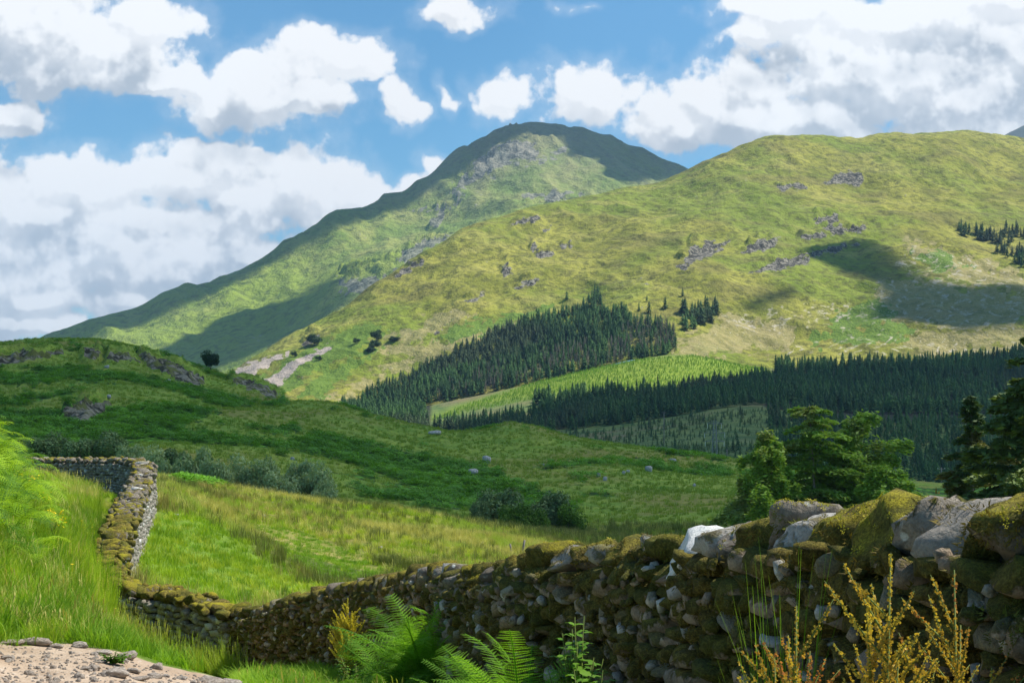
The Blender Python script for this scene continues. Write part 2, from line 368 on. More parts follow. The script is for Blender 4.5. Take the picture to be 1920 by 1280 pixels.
# --- big green hill
crestY = [(-700, 1480), (430, 1520), (560, 1620), (700, 1720), (830, 1820), (1000, 1960), (1280, 2120), (1800, 2320), (2600, 2500)]
crestP = [(-700, 1000), (200, 830), (300, 790), (380, 735), (430, 703), (480, 670), (520, 645), (560, 622), (640, 580), (700, 536), (725, 518), (760, 495), (800, 470), (830, 455), (865, 433), (900, 420), (950, 405), (1000, 388), (1060, 378), (1120, 366), (1180, 352), (1230, 345), (1280, 325), (1340, 296), (1400, 280), (1440, 270), (1520, 269), (1600, 273), (1660, 265), (1720, 258), (1800, 251), (1830, 258), (1860, 263), (1920, 268), (2100, 260), (2600, 300)]
def between(t, k):
    us = np.linspace(-700, 2600, 111)
    y0 = cur(VP, us); y1 = cur(crestP, us); Y1 = cur(crestY, us)
    return dict(Y=list(zip(us, 1250 + (Y1 - 1250) * t)), py=list(zip(us, y0 + (y1 - y0) * k)))
def crest_off(dy, dz):
    us = np.linspace(-700, 2600, 111); Y1 = cur(crestY, us); z = CZ + (HY - cur(crestP, us)) / F * Y1
    return dict(Y=list(zip(us, Y1 + dy)), z=list(zip(us, z + dz)))
BIG_C = [dict(Y=1250, py=VP), between(.33, .40), between(.66, .74), dict(Y=crestY, py=crestP), crest_off(150, -30), crest_off(500, -170)]
ROCKS = [[(1272, 500), (1300, 462), (1330, 452), (1368, 452), (1350, 468), (1310, 485), (1285, 505)], [(1395, 470), (1430, 448), (1460, 445), (1450, 460), (1410, 474)],
 [(1545, 428), (1600, 420), (1632, 428), (1610, 438), (1560, 440)], [(1405, 512), (1440, 492), (1530, 472), (1610, 452), (1612, 460), (1540, 482), (1450, 506)],
 [(1500, 440), (1545, 436), (1545, 442), (1500, 446)], [(1540, 345), (1580, 325), (1620, 322), (1610, 345), (1570, 350)], [(1455, 352), (1500, 340), (1510, 350), (1470, 356)],
 [(1530, 410), (1570, 406), (1570, 413), (1530, 415)], [(1000, 400), (1018, 392), (1012, 412), (985, 420), (960, 422)], [(988, 466), (1004, 452), (1008, 466), (994, 472)],
 [(1012, 430), (1030, 424), (1026, 436)], [(1005, 476), (1040, 466), (1045, 476), (1010, 486)], [(1050, 458), (1072, 450), (1070, 462), (1055, 466)],
 [(938, 500), (952, 494), (956, 512), (944, 522)], [(975, 530), (1010, 522), (1000, 540), (970, 540)], [(870, 562), (910, 548), (905, 562), (876, 572)],
 [(720, 530), (760, 498), (800, 478), (790, 494), (750, 520)], [(566, 640), (600, 625), (590, 640), (566, 652)], [(812, 625), (832, 616), (830, 624), (812, 632)]]
SCREE = [[(425, 700), (470, 680), (545, 655), (540, 662), (500, 690), (470, 708), (450, 715)], [(478, 718), (540, 684), (622, 645), (625, 650), (560, 690), (515, 724), (500, 722)],
 [(500, 725), (520, 706), (540, 700), (520, 730)]]
BRACK = [[(470, 712), (560, 668), (605, 640), (700, 600), (720, 612), (700, 640), (640, 670), (560, 712), (530, 745), (520, 728)], [(560, 740), (600, 705), (680, 660), (715, 650), (700, 675), (640, 715), (600, 745)],
 [(818, 632), (850, 610), (905, 602), (960, 588), (1040, 572), (1000, 592), (940, 612), (880, 628), (848, 640)], [(1560, 600), (1640, 560), (1680, 590), (1640, 612), (1590, 625)],
 [(1520, 620), (1700, 600), (1720, 630), (1500, 650)], [(1700, 480), (1760, 470), (1820, 500), (1760, 515)]]
TAN = [[(600, 748), (720, 690), (820, 640), (980, 600), (960, 615), (860, 650), (740, 700), (660, 750)], [(660, 680), (760, 620), (860, 570), (900, 560), (860, 600), (740, 665)],
 [(1270, 660), (1290, 610), (1380, 600), (1500, 610), (1480, 650), (1380, 665), (1290, 670)], [(1700, 450), (1780, 470), (1920, 520), (1960, 560), (1860, 545), (1760, 520), (1700, 480)],
 [(1700, 620), (1920, 600), (1960, 660), (1700, 665)], [(1640, 600), (1640, 540), (1680, 515), (1760, 520), (1960, 560), (1960, 600), (1800, 630), (1700, 605)]]
FURROW = [[(1370, 600), (1400, 580), (1500, 575), (1560, 570), (1640, 580), (1650, 600), (1560, 615), (1400, 622)], [(1690, 470), (1780, 480), (1920, 520), (1960, 560), (1860, 552), (1740, 535), (1690, 500)],
 [(1640, 600), (1640, 540), (1680, 518), (1960, 560), (1960, 600), (1800, 628)], [(1480, 640), (1700, 630), (1900, 640), (1920, 660), (1640, 665), (1480, 660)]]
def pm(px, py, polys, soft=5):
    r = np.full(np.shape(px), -1e9)
    for p in polys: r = np.maximum(r, polysd(px, py, p))
    r = r + fbm(px / 9.0, py / 6.0, oct=3, seed=91) * soft * 1.6 + fbm(px / 30.0, py / 16.0, oct=2, seed=92) * soft * 1.4
    return sstep(-soft, soft, r)
def big_d(x, Y, u, py):
    crest = np.exp(-((Y - cur(crestY, u)) / 45.0) ** 2)
    lo = 1 - sstep(1250, 1340, Y) * 1.0
    a = fbm(x * .0045, Y * .0045, oct=4, seed=41) * 22
    b = fbm(x * .022 + Y * .008, Y * .014, oct=5, seed=43, ridged=True) * 5.0
    r = pm(u, py, ROCKS, 4)
    hum = fbm(x * .05, Y * .05, oct=3, seed=47) * 1.6
    return (a * (1 - .93 * crest) + b * (1 - .75 * crest)) * (1 - lo) + hum + r * (3.5 + 5 * fbm(x * .06, Y * .06, oct=3, seed=45))
BIG = Terr(BIG_C, big_d)

# --- the mountain and a further peak
mY = [(-300, 3300), (75, 3400), (450, 3800), (750, 4250), (1015, 4650), (1270, 4700), (1900, 4700)]
mP = [(-300, 720), (0, 662), (60, 640), (90, 625), (130, 613), (170, 603), (200, 592), (260, 577), (310, 552), (370, 541), (410, 527), (450, 508), (480, 492), (520, 470), (560, 446), (590, 430), (605, 416), (620, 405), (640, 398), (660, 397), (700, 388), (725, 372), (750, 371), (770, 362), (790, 348), (810, 338), (830, 318), (850, 303), (870, 291), (890, 280), (910, 266), (930, 252), (950, 244), (970, 240), (985, 236), (1015, 234), (1035, 236), (1050, 239), (1068, 247), (1090, 250), (1110, 259), (1150, 267), (1180, 280), (1200, 285), (1235, 300), (1270, 315), (1340, 345), (1500, 400), (1900, 480)]
mB = [(-300, 820), (75, 770), (300, 745), (430, 725), (560, 690), (700, 610), (850, 560), (1000, 500), (1300, 430), (1900, 520)]
def mid(t, k):
    us = np.linspace(-300, 1900, 89); y0 = cur(mB, us); y1 = cur(mP, us); Y1 = cur(mY, us)
    return dict(Y=list(zip(us, 2600 + (Y1 - 2600) * t)), py=list(zip(us, y0 + (y1 - y0) * k)))
def moff(dy, dz):
    us = np.linspace(-300, 1900, 89); Y1 = cur(mY, us); z = CZ + (HY - cur(mP, us)) / F * Y1
    return dict(Y=list(zip(us, Y1 + dy)), z=list(zip(us, z + dz)))
MTN_C = [dict(Y=2600, py=mB), mid(.38, .36), mid(.7, .68), dict(Y=mY, py=mP), moff(220, -60), moff(1400, -600)]
MROCK = [[(885, 300), (930, 275), (1000, 270), (1010, 290), (960, 310), (900, 330)], [(950, 285), (1060, 275), (1060, 292), (960, 300)], [(800, 420), (830, 400), (840, 412), (820, 425)],
 [(740, 480), (800, 450), (830, 450), (760, 500)], [(640, 530), (760, 500), (740, 530), (650, 560)], [(780, 395), (860, 380), (830, 400)], [(990, 365), (1050, 350), (1090, 362), (1040, 378)], [(860, 330), (920, 310), (900, 340), (850, 360)],
 [(630, 545), (700, 520), (720, 535), (650, 560)]]
def mtn_d(x, Y, u, py):
    c = np.exp(-((Y - cur(mY, u)) / 120.0) ** 2); t = sstep(2600, 2900, Y)
    gx = x * math.cos(.5) + Y * math.sin(.5)
    a = fbm(x * .0016, Y * .0016, oct=3, seed=61) * 55
    b = fbm(gx * .006, (Y - x * .3) * .0022, oct=6, seed=63, ridged=True) * 26
    r = pm(u, py, MROCK, 8)
    return (a * (1 - .95 * c) + b * (1 - .72 * c)) * t + r * 26 * fbm(x * .012, Y * .03, oct=4, seed=67, ridged=True) + fbm(x * .02, Y * .02, oct=3, seed=66) * 4 * (1 - .4 * c)
MTN = Terr(MTN_C, mtn_d)
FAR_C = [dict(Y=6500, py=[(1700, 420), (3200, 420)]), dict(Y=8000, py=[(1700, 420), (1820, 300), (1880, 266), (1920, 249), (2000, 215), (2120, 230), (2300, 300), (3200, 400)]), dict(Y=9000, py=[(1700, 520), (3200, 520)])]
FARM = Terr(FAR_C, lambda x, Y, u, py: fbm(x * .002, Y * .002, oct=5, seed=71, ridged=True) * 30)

# ------------------------------------------------------------------ ground materials
def m_meadow(g):
    p = g.pos(); n1 = g.noise(p, .25, 4); n2 = g.noise(p, 3.0, 5); n3 = g.noise(p, 26, 5, .65)
    path, lush, straw, dark = g.attr('path'), g.attr('lush'), g.attr('straw'), g.attr('dark')
    gr = g.mix(g.ramp(n2, .3, .7), (.10, .15, .018), (.22, .27, .03))
    gr = g.mix(g.m('MULTIPLY', straw, g.ramp(n1, .3, .6)), gr, (.34, .29, .085))
    gr = g.mix(g.m('MULTIPLY', lush, .8), gr, (.16, .27, .025))
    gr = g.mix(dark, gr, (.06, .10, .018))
    gr = g.mix(g.ramp(n3, .35, .7), g.mix(.5, gr, (.03, .045, .01)), gr)
    dirt = g.mix(g.ramp(n2, .3, .7), (.33, .24, .165), (.50, .385, .28))
    dirt = g.mix(g.ramp(n3, .55, .68), dirt, (.52, .46, .39)); dirt = g.mix(g.ramp(n1, .5, .62), dirt, (.34, .24, .16))
    k = g.ramp(g.m('ADD', path, g.m('MULTIPLY', g.m('SUBTRACT', n2, .5), .7)), .42, .58)
    col = g.mix(k, gr, dirt)
    h = g.m('ADD', g.m('MULTIPLY', n3, .6), n2)
    return princ(g, col, .95, h, .7, .05)
def m_hill(g):
    p = g.pos(); n1 = g.noise(p, .03, 4); n2 = g.noise(p, .22, 5, .6); n3 = g.noise(p, 1.4, 5, .65)
    vo = g.vor(p, .7).outputs['Distance']; vo2 = g.vor(p, 2.2).outputs['Distance']
    rock, brk = g.attr('rock'), g.attr('brack')
    gr = g.mix(g.ramp(n2, .35, .65), (.19, .31, .03), (.31, .39, .05))
    gr = g.mix(g.ramp(n1, .45, .62), gr, (.29, .28, .06)); gr = g.mix(g.ramp(n3, .35, .6), g.mix(.4, gr, (.05, .08, .012)), gr)
    bk = g.mix(g.ramp(n3, .35, .65), (.08, .22, .016), (.18, .40, .035)); bk = g.mix(g.ramp(vo, .2, .8), bk, (.04, .08, .012))
    k = g.ramp(g.m('ADD', brk, g.m('MULTIPLY', g.m('SUBTRACT', n2, .5), .9)), .42, .55)
    col = g.mix(k, gr, bk)
    rc = g.mix(g.ramp(g.noise(g.pos((1, 1, .3), .3), .55, 6, .7), .44, .56), (.04, .036, .022), (.26, .23, .165)); rc = g.mix(g.ramp(n2, .50, .60), rc, (.12, .13, .03))
    kr = g.ramp(g.m('ADD', rock, g.m('MULTIPLY', g.m('SUBTRACT', n2, .5), 1.7)), .52, .66)
    col = g.mix(kr, col, rc)
    h = g.m('ADD', g.m('MULTIPLY', n2, 2.0), g.m('ADD', g.m('MULTIPLY', g.m('MULTIPLY', vo, k), -.9), g.m('MULTIPLY', n3, .45)))
    return princ(g, col, .95, h, .8, 1.0)
def m_valley(g):
    p = g.pos(); n1 = g.noise(p, .01, 4); n2 = g.noise(p, .08, 5, .6); n3 = g.noise(p, .5, 4, .65)
    col = g.mix(g.ramp(n2, .35, .65), (.07, .13, .035), (.17, .22, .06)); col = g.mix(g.ramp(n1, .5, .65), col, (.20, .17, .08))
    yng = g.attr('young'); col = g.mix(yng, col, g.mix(g.ramp(n3, .35, .65), (.12, .20, .02), (.26, .33, .03)))
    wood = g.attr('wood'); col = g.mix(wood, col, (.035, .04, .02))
    return princ(g, col, .95, g.m('ADD', g.m('MULTIPLY', n2, 3.0), n3), .8, 1.0)
def m_big(g):
    p = g.pos(); ps = g.pos((1, .45, 1), .35)
    n1 = g.noise(p, .0045, 4); n2 = g.noise(ps, .024, 6, .62); n3 = g.noise(p, .11, 5, .68); n4 = g.noise(p, .5, 3, .7)
    rock, brk, tan, scr, fur = g.attr('rock'), g.attr('brack'), g.attr('tan'), g.attr('scree'), g.attr('furrow')
    col = g.mix(g.ramp(n2, .36, .62), (.19, .20, .022), (.33, .315, .05))
    col = g.mix(g.ramp(n1, .45, .58), col, g.mix(.7, col, (.17, .24, .02)))
    nb = g.noise(g.pos((.6, 1, 1), -.5), .012, 6, .6); col = g.mix(g.ramp(nb, .52, .62, 0, .6), col, (.19, .165, .045)); col = g.mix(g.ramp(nb, .36, .46, .6, 0), col, (.36, .325, .08))
    col = g.mix(g.ramp(n3, .36, .56, .75, 0), col, (.085, .085, .022))                      # heather and rush
    t = g.ramp(g.m('ADD', tan, g.m('MULTIPLY', g.m('SUBTRACT', n3, .5), 1.2)), .4, .7)
    col = g.mix(g.m('MULTIPLY', t, .7), col, g.mix(g.ramp(n3, .4, .6), (.40, .33, .14), (.22, .19, .08)))
    bs = g.ramp(g.m('ADD', brk, g.m('MULTIPLY', g.m('SUBTRACT', n3, .5), 1.1)), .42, .62)
    col = g.mix(bs, col, g.mix(g.ramp(n4, .35, .65), (.075, .14, .018), (.17, .25, .03)))
    # brash rows left where trees were felled
    wv = nd(g.nt, 'ShaderNodeTexWave', {'Vector': g.pos((1, 1, 0), .25), 'Scale': .016, 'Distortion': 14.0, 'Detail': 4.0, 'Detail Scale': 2.0}, wave_type='BANDS', bands_direction='X').outputs['Fac']
    fr = g.m('MULTIPLY', g.ramp(fur, .2, .8), g.m('MULTIPLY', g.ramp(wv, .55, .95), g.ramp(n3, .46, .60)))
    col = g.mix(g.m('MULTIPLY', fr, .8), col, (.50, .44, .33))
    col = g.mix(g.m('MULTIPLY', g.ramp(tan, .3, .9), g.ramp(n4, .60, .70)), col, (.50, .46, .37))
    rc = g.mix(g.ramp(g.noise(p, .22, 5, .7), .46, .58), (.045, .042, .034), (.25, .23, .185))
    small = g.m('MULTIPLY', g.ramp(n2, .56, .66), g.ramp(n3, .60, .66))                      # scattered outcrops
    kr = g.ramp(g.m('ADD', g.m('MAXIMUM', rock, g.m('MULTIPLY', small, .75)), g.m('MULTIPLY', g.m('SUBTRACT', n3, .5), 1.8)), .55, .70)
    col = g.mix(kr, col, rc)
    ks = g.ramp(g.m('ADD', scr, g.m('MULTIPLY', g.m('SUBTRACT', n3, .5), 1.8)), .55, .7)
    col = g.mix(ks, col, g.mix(g.ramp(n4, .35, .65), (.30, .25, .20), (.50, .42, .36)))
    h = g.m('ADD', g.m('MULTIPLY', n2, 9), g.m('ADD', g.m('MULTIPLY', n3, 3.0), n4))
    return princ(g, col, .95, h, .9, 1.0)
def m_mtn(g):
    p = g.pos(); ps = g.pos((1, .35, 1), .5)
    n1 = g.noise(p, .002, 4); n2 = g.noise(ps, .010, 6, .62); n3 = g.noise(p, .045, 6, .7)
    z = nd(g.nt, 'ShaderNodeSeparateXYZ', {0: g.pos()}).outputs[2]
    rock = g.attr('rock')
    col = g.mix(g.ramp(n2, .35, .65), (.17, .25, .035), (.33, .35, .08)); col = g.mix(g.ramp(n1, .45, .62), col, (.25, .33, .04))
    col = g.mix(g.ramp(n3, .35, .55, .6, 0), col, (.09, .11, .03))
    hi = g.ramp(g.m('ADD', z, g.m('MULTIPLY', g.m('SUBTRACT', n2, .5), 500)), 520, 900)
    col = g.mix(g.m('MULTIPLY', hi, .6), col, (.22, .20, .12))
    rc = g.mix(g.ramp(n3, .4, .6), (.09, .09, .085), (.30, .28, .24))
    sm = g.m('MULTIPLY', g.ramp(n2, .55, .66), g.ramp(n3, .55, .62))
    kr = g.ramp(g.m('ADD', g.m('MAXIMUM', rock, g.m('MULTIPLY', sm, .7)), g.m('MULTIPLY', g.m('SUBTRACT', n3, .5), 1.3)), .5, .62)
    col = g.mix(g.m('MULTIPLY', kr, .8), col, rc)
    h = g.m('ADD', g.m('MULTIPLY', n2, 40), g.m('MULTIPLY', n3, 12))
    return princ(g, col, .95, h, .9, 1.0)
MAT_MEADOW = material('meadow_ground', m_meadow); MAT_HILL = material('hill_ground', m_hill)
MAT_VALLEY = material('valley_ground', m_valley); MAT_BIG = material('big_hill_ground', m_big); MAT_MTN = material('mountain_ground', m_mtn)

PATH_POLY = [(-900, 1500), (-900, 1190), (-100, 1200), (60, 1212), (130, 1206), (220, 1220), (300, 1245), (380, 1262), (440, 1278), (560, 1340), (700, 1500), (900, 2600), (-2000, 2600)]
SHADEF = [(470, 985), (560, 995), (640, 1028), (740, 1080), (700, 1095), (610, 1092), (540, 1050)]  # field patch: a soft shadow put into the grass as darker, greener colour
LUSHF = [(270, 1130), (270, 960), (330, 950), (420, 985), (520, 1050), (600, 1100), (560, 1140)]
def k_meadow(u, py, x, Y):
    pth = sstep(-14, 14, polysd(u, py, PATH_POLY)); pth = np.where(Y < 2.5, 1.0, pth)
    d = sstep(-14, 16, polysd(u, py, SHADEF)) * (Y > 34) * .8
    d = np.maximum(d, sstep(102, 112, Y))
    l = sstep(-20, 20, polysd(u, py, LUSHF)) * (Y > 31)
    l = np.maximum(l, (Y < 28) * .7)
    d = np.where(Y < 60, d, np.minimum(d, sstep(110, 118, Y)))  # shade painted in: ground colour also darkens beyond the cloud shadow's edge
    st = sstep(38, 52, Y) * (1 - l) * sstep(255, 300, u)
    return dict(path=pth, dark=d, lush=l, straw=st)
HILL_GRASS = [[(430, 760), (560, 757), (700, 790), (780, 830), (860, 870), (760, 830), (640, 790), (520, 800), (440, 800), (380, 790)], [(700, 790), (830, 805), (1000, 840), (1200, 850), (1390, 865), (1780, 910), (1700, 905), (1400, 885), (1280, 870), (1180, 855), (1080, 870), (1000, 850), (930, 862), (860, 850)],
 [(900, 860), (1060, 880), (1090, 905), (1150, 915), (1390, 920), (1380, 950), (1200, 935), (1120, 925), (1060, 935), (960, 900)], [(1100, 930), (1200, 960), (1400, 985), (1400, 1020), (900, 990), (1080, 975)], [(0, 720), (120, 712), (260, 720), (380, 745), (320, 742), (200, 728), (0, 740)],
 [(-20, 640), (120, 630), (240, 642), (210, 650), (100, 652), (-20, 662)], [(280, 800), (400, 790), (520, 812), (620, 800), (540, 830), (420, 815)]]
def k_hill(u, py, x, Y):
    g_ = pm(u, py, HILL_GRASS, 9)
    n = sstep(-.25, .3, fbm(x * .03, Y * .03, oct=3, seed=81) + (u > 700) * -.12)
    b = (.25 + .75 * n) * (1 - g_); b = b * (1 - sstep(-12, 3, 110 - Y + 60))
    return dict(rock=pm(u, py, CRAGS, 5), brack=b)
YOUNG = [(-50, 1e9)]
def k_valley(u, py, x, Y):
    y = (Y > 985) * sstep(-10, 10, polysd(u, py, [(800, 785), (900, 760), (1000, 745), (1130, 745), (1450, 700), (1420, 680), (1300, 662), (1180, 672), (1040, 700), (960, 730), (860, 760)]))
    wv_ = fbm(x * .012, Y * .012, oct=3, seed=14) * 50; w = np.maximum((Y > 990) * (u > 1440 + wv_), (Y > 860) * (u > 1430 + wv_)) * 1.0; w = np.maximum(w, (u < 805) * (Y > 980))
    return dict(young=y, wood=w)
def k_big(u, py, x, Y):
    return dict(rock=pm(u, py, ROCKS, 5), brack=pm(u, py, BRACK, 9), tan=pm(u, py, TAN, 14), scree=pm(u, py, SCREE, 4), furrow=pm(u, py, FURROW, 10))
def k_mtn(u, py, x, Y): return dict(rock=pm(u, py, MROCK, 10))
terr_obj('ground', MEADOW, np.arange(-1500, 3500, 7), [8, 40, 20, 20, 28, 24, 24, 22, 30, 20, 6], MAT_MEADOW, k_meadow)
terr_obj('hill', HILL, np.arange(-900, 2500, 4), [14, 34, 30, 34, 34, 40, 16], MAT_HILL, k_hill)
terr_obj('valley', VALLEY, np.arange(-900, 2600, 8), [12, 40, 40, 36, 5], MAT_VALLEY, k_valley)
terr_obj('green_hill', BIG, np.arange(-500, 2500, 3.4), [90, 90, 90, 16, 10], MAT_BIG, k_big)
terr_obj('mountain', MTN, np.arange(-300, 1900, 4), [70, 80, 90, 24, 10], MAT_MTN, k_mtn)
terr_obj('distant_mountain', FARM, np.arange(1700, 3200, 12), [24, 10], material('distant_shaded_ground', lambda g: princ(g, g.mix(g.noise(g.pos(), .01, 5), (.025, .035, .03), (.07, .08, .05)))), lambda u, py, x, Y: dict(rock=np.zeros_like(u)))  # cloud shade on this peak is put into its dark base colour
# ground all round, reaching the horizon, below everything else
bs = MB(); n = 40; ang = [2 * math.pi * i / n for i in range(n)]
rings = [(0, -.1), (.8, -.1), (60, -14), (400, -30), (3000, -40), (30000, -60)]
V_ = []; 
for r, z in rings[1:]:
    for a in ang: V_.append((r * math.cos(a), r * math.sin(a) - .3, z))
Fq = [(k * n + i, k * n + (i + 1) % n, (k + 1) * n + (i + 1) % n, (k + 1) * n + i) for k in range(len(rings) - 2) for i in range(n)]
o = mesh_obj('terrain', V_ + [(0, -.3, -.1)], Fq + [(i, (i + 1) % n, len(V_)) for i in range(n)], MAT_VALLEY, None, dict(young=np.zeros(len(V_) + 1), wood=np.zeros(len(V_) + 1)), True); tag(o, kind='structure')
# ------------------------------------------------------------------ haze box and the shadow-casting clouds high on the right
def m_haze(g): pass
hm = bpy.data.materials.new('haze_air'); hm.use_nodes = True; hn = hm.node_tree; hn.nodes.clear()
ho = hn.nodes.new('ShaderNodeOutputMaterial'); hv = nd(hn, 'ShaderNodeVolumePrincipled', {'Color': (.50, .74, 1.0, 1), 'Density': 6.0e-5, 'Anisotropy': .2}); hn.links.new(hv.outputs[0], ho.inputs['Volume'])
x0, x1, y0, y1, z0, z1 = -9000, 9000, -900, 10500, -90, 1250
hb = mesh_obj('haze', [(x0, y0, z0), (x1, y0, z0), (x1, y1, z0), (x0, y1, z0), (x0, y0, z1), (x1, y0, z1), (x1, y1, z1), (x0, y1, z1)],
              [(0, 3, 2, 1), (4, 5, 6, 7), (0, 1, 5, 4), (1, 2, 6, 5), (2, 3, 7, 6), (3, 0, 4, 7)], hm); tag(hb, kind='stuff', label='thin pale blue haze filling the valley air', cat='haze')
cm = bpy.data.materials.new('cloud_vapour'); cm.use_nodes = True; cn = cm.node_tree; cn.nodes.clear()
cout = cn.nodes.new('ShaderNodeOutputMaterial'); cvn = nd(cn, 'ShaderNodeVolumePrincipled', {'Color': (1, 1, 1, 1), 'Density': .08, 'Anisotropy': .3}); cn.links.new(cvn.outputs[0], cout.inputs['Volume'])
cm2 = cm.copy(); cm2.node_tree.nodes['Principled Volume'].inputs['Density'].default_value = .025
ZC = 1850.0
def cloud(pts3, thick=50, edge=60, step=28, seed=0, nz=.35, mat=None):
    poly = [(p.x + L.x / L.z * (ZC - p.z), p.y + L.y / L.z * (ZC - p.z)) for p in pts3]
    P = np.array(poly); lo = P.min(0) - edge * 2; hi = P.max(0) + edge * 2
    xs = np.arange(lo[0], hi[0], step); ys = np.arange(lo[1], hi[1], step); X, Y = np.meshgrid(xs, ys)
    sd = polysd(X, Y, poly) + fbm(X / (edge * 3.0), Y / (edge * 3.0), oct=5, seed=seed) * edge * 1.6 * nz * 2
    h = sstep(-edge * .3, edge * 1.3, sd) * thick * (1 + .35 * fbm(X / 160, Y / 160, oct=4, seed=seed + 5))
    ins = h > .5
    idx = -np.ones(X.shape, int); V = []; Fc = []
    top = {}; bot = {}
    R, C = X.shape
    def v(r, c, t):
        d = top if t else bot
        if (r, c) not in d:
            hh = h[r, c] if ins[r, c] else 0
            if hh <= 0 and t: return v(r, c, False)
            d[(r, c)] = len(V); V.append((X[r, c], Y[r, c], ZC + (hh if t else -.2 * hh)))
        return d[(r, c)]
    cell = ins[:-1, :-1] | ins[1:, :-1] | ins[:-1, 1:] | ins[1:, 1:]
    for r, c in zip(*np.nonzero(cell)):
        Fc.append((v(r, c, 1), v(r, c + 1, 1), v(r + 1, c + 1, 1), v(r + 1, c, 1)))
        Fc.append((v(r, c, 0), v(r + 1, c, 0), v(r + 1, c + 1, 0), v(r, c + 1, 0)))
    o = mesh_obj('cloud', V, Fc, mat or cm, None, None, True); tag(o, kind='structure'); return o
def W3(T, pts):
    r = []
    for (u, Y) in pts:
        x = (u - CX) / F * Y; r.append(Vector((x, Y, float(T.z(x, Y)[0]))))
    return r
def H3(T, pts, a, b): return [hit(T, px, py, a, b) for px, py in pts]
s1 = W3(MEADOW, [(-2500, 114), (-300, 116), (300, 114), (700, 113), (1000, 110), (1130, 108), (1300, 110), (1420, 108), (1560, 106), (1750, 98), (2200, 76), (4200, 60)])
s1 += W3(VALLEY, [(3400, 600)]) + W3(VALLEY, [(2700, 1000), (2500, 1240), (1900, 1235), (1650, 1220), (1480, 1170), (1380, 1080), (1250, 1030), (1100, 1000), (950, 985), (800, 960), (500, 960), (-700, 900)])
cloud(s1, thick=50, edge=16, step=13, seed=1, nz=.3, mat=cm2)
cloud(H3(MTN, [(40, 655), (200, 612), (330, 580), (460, 522), (560, 472), (620, 440), (700, 410), (800, 358), (880, 312), (940, 275), (985, 252), (1060, 255), (1070, 292), (1125, 298), (1150, 338), (1200, 345), (1300, 330)], 2650, 4650) + W3(MTN, [(1350, 4800), (1100, 5100), (900, 5000), (600, 4500), (300, 4200), (0, 3900)]), thick=60, edge=34, step=22, seed=2)
cloud(H3(MTN, [(300, 660), (340, 632), (400, 606), (480, 572), (600, 535), (665, 532), (655, 560), (605, 600), (530, 640), (470, 675), (430, 695), (350, 690)], 2650, 4650), thick=60, edge=38, step=22, seed=3)
cloud(H3(BIG, [(1600, 440), (1680, 478), (1760, 515), (1920, 535), (2200, 560), (2200, 600), (1920, 605), (1800, 628), (1700, 602), (1650, 590), (1655, 545), (1600, 500), (1520, 470)], 1260, 2300), thick=60, edge=26, step=14, seed=4)
cloud(H3(BIG, [(1375, 580), (1400, 562), (1495, 538), (1510, 548), (1430, 588)], 1260, 2300), thick=40, edge=16, step=8, seed=6)
# ------------------------------------------------------------------ drystone walls
def ico(sub):
    bm = __import__('bmesh').new(); __import__('bmesh').ops.create_icosphere(bm, subdivisions=sub, radius=1.0)
    V = np.array([v.co[:] for v in bm.verts]); Fc = np.array([[v.index for v in f.verts] for f in bm.faces]); bm.free(); return V, Fc
def stone_proto(sub, seed, boxy=.55, cuts=7, rough=.12):
    r = np.random.RandomState(seed); V, Fc = ico(sub)
    V = np.sign(V) * np.abs(V) ** boxy; V /= np.abs(V).max()
    for k in range(cuts):
        n = r.normal(size=3); n /= np.linalg.norm(n); d = r.uniform(.62, .95); e = V @ n - d; V = V - np.outer(np.where(e > 0, e, 0), n)
    nz = fbm(V[:, 0] * 1.6 + seed, V[:, 1] * 1.6, V[:, 2] * 1.6, oct=4, seed=seed) * rough * 2
    return V * (1 + nz[:, None]), Fc
PR_HI = [stone_proto(3, 100 + i, boxy=[.8, 1.0, .9][i % 3], cuts=[7, 4, 6][i % 3], rough=.20) for i in range(9)]
PR_MD = [stone_proto(2, 200 + i, boxy=.52, cuts=6, rough=.08) for i in range(12)]
PR_LO = [stone_proto(1, 300 + i, rough=.10) for i in range(12)]
def rotm(ax, ay, az):
    return np.array(Matrix.Rotation(az, 3, 'Z') @ Matrix.Rotation(ay, 3, 'Y') @ Matrix.Rotation(ax, 3, 'X'))
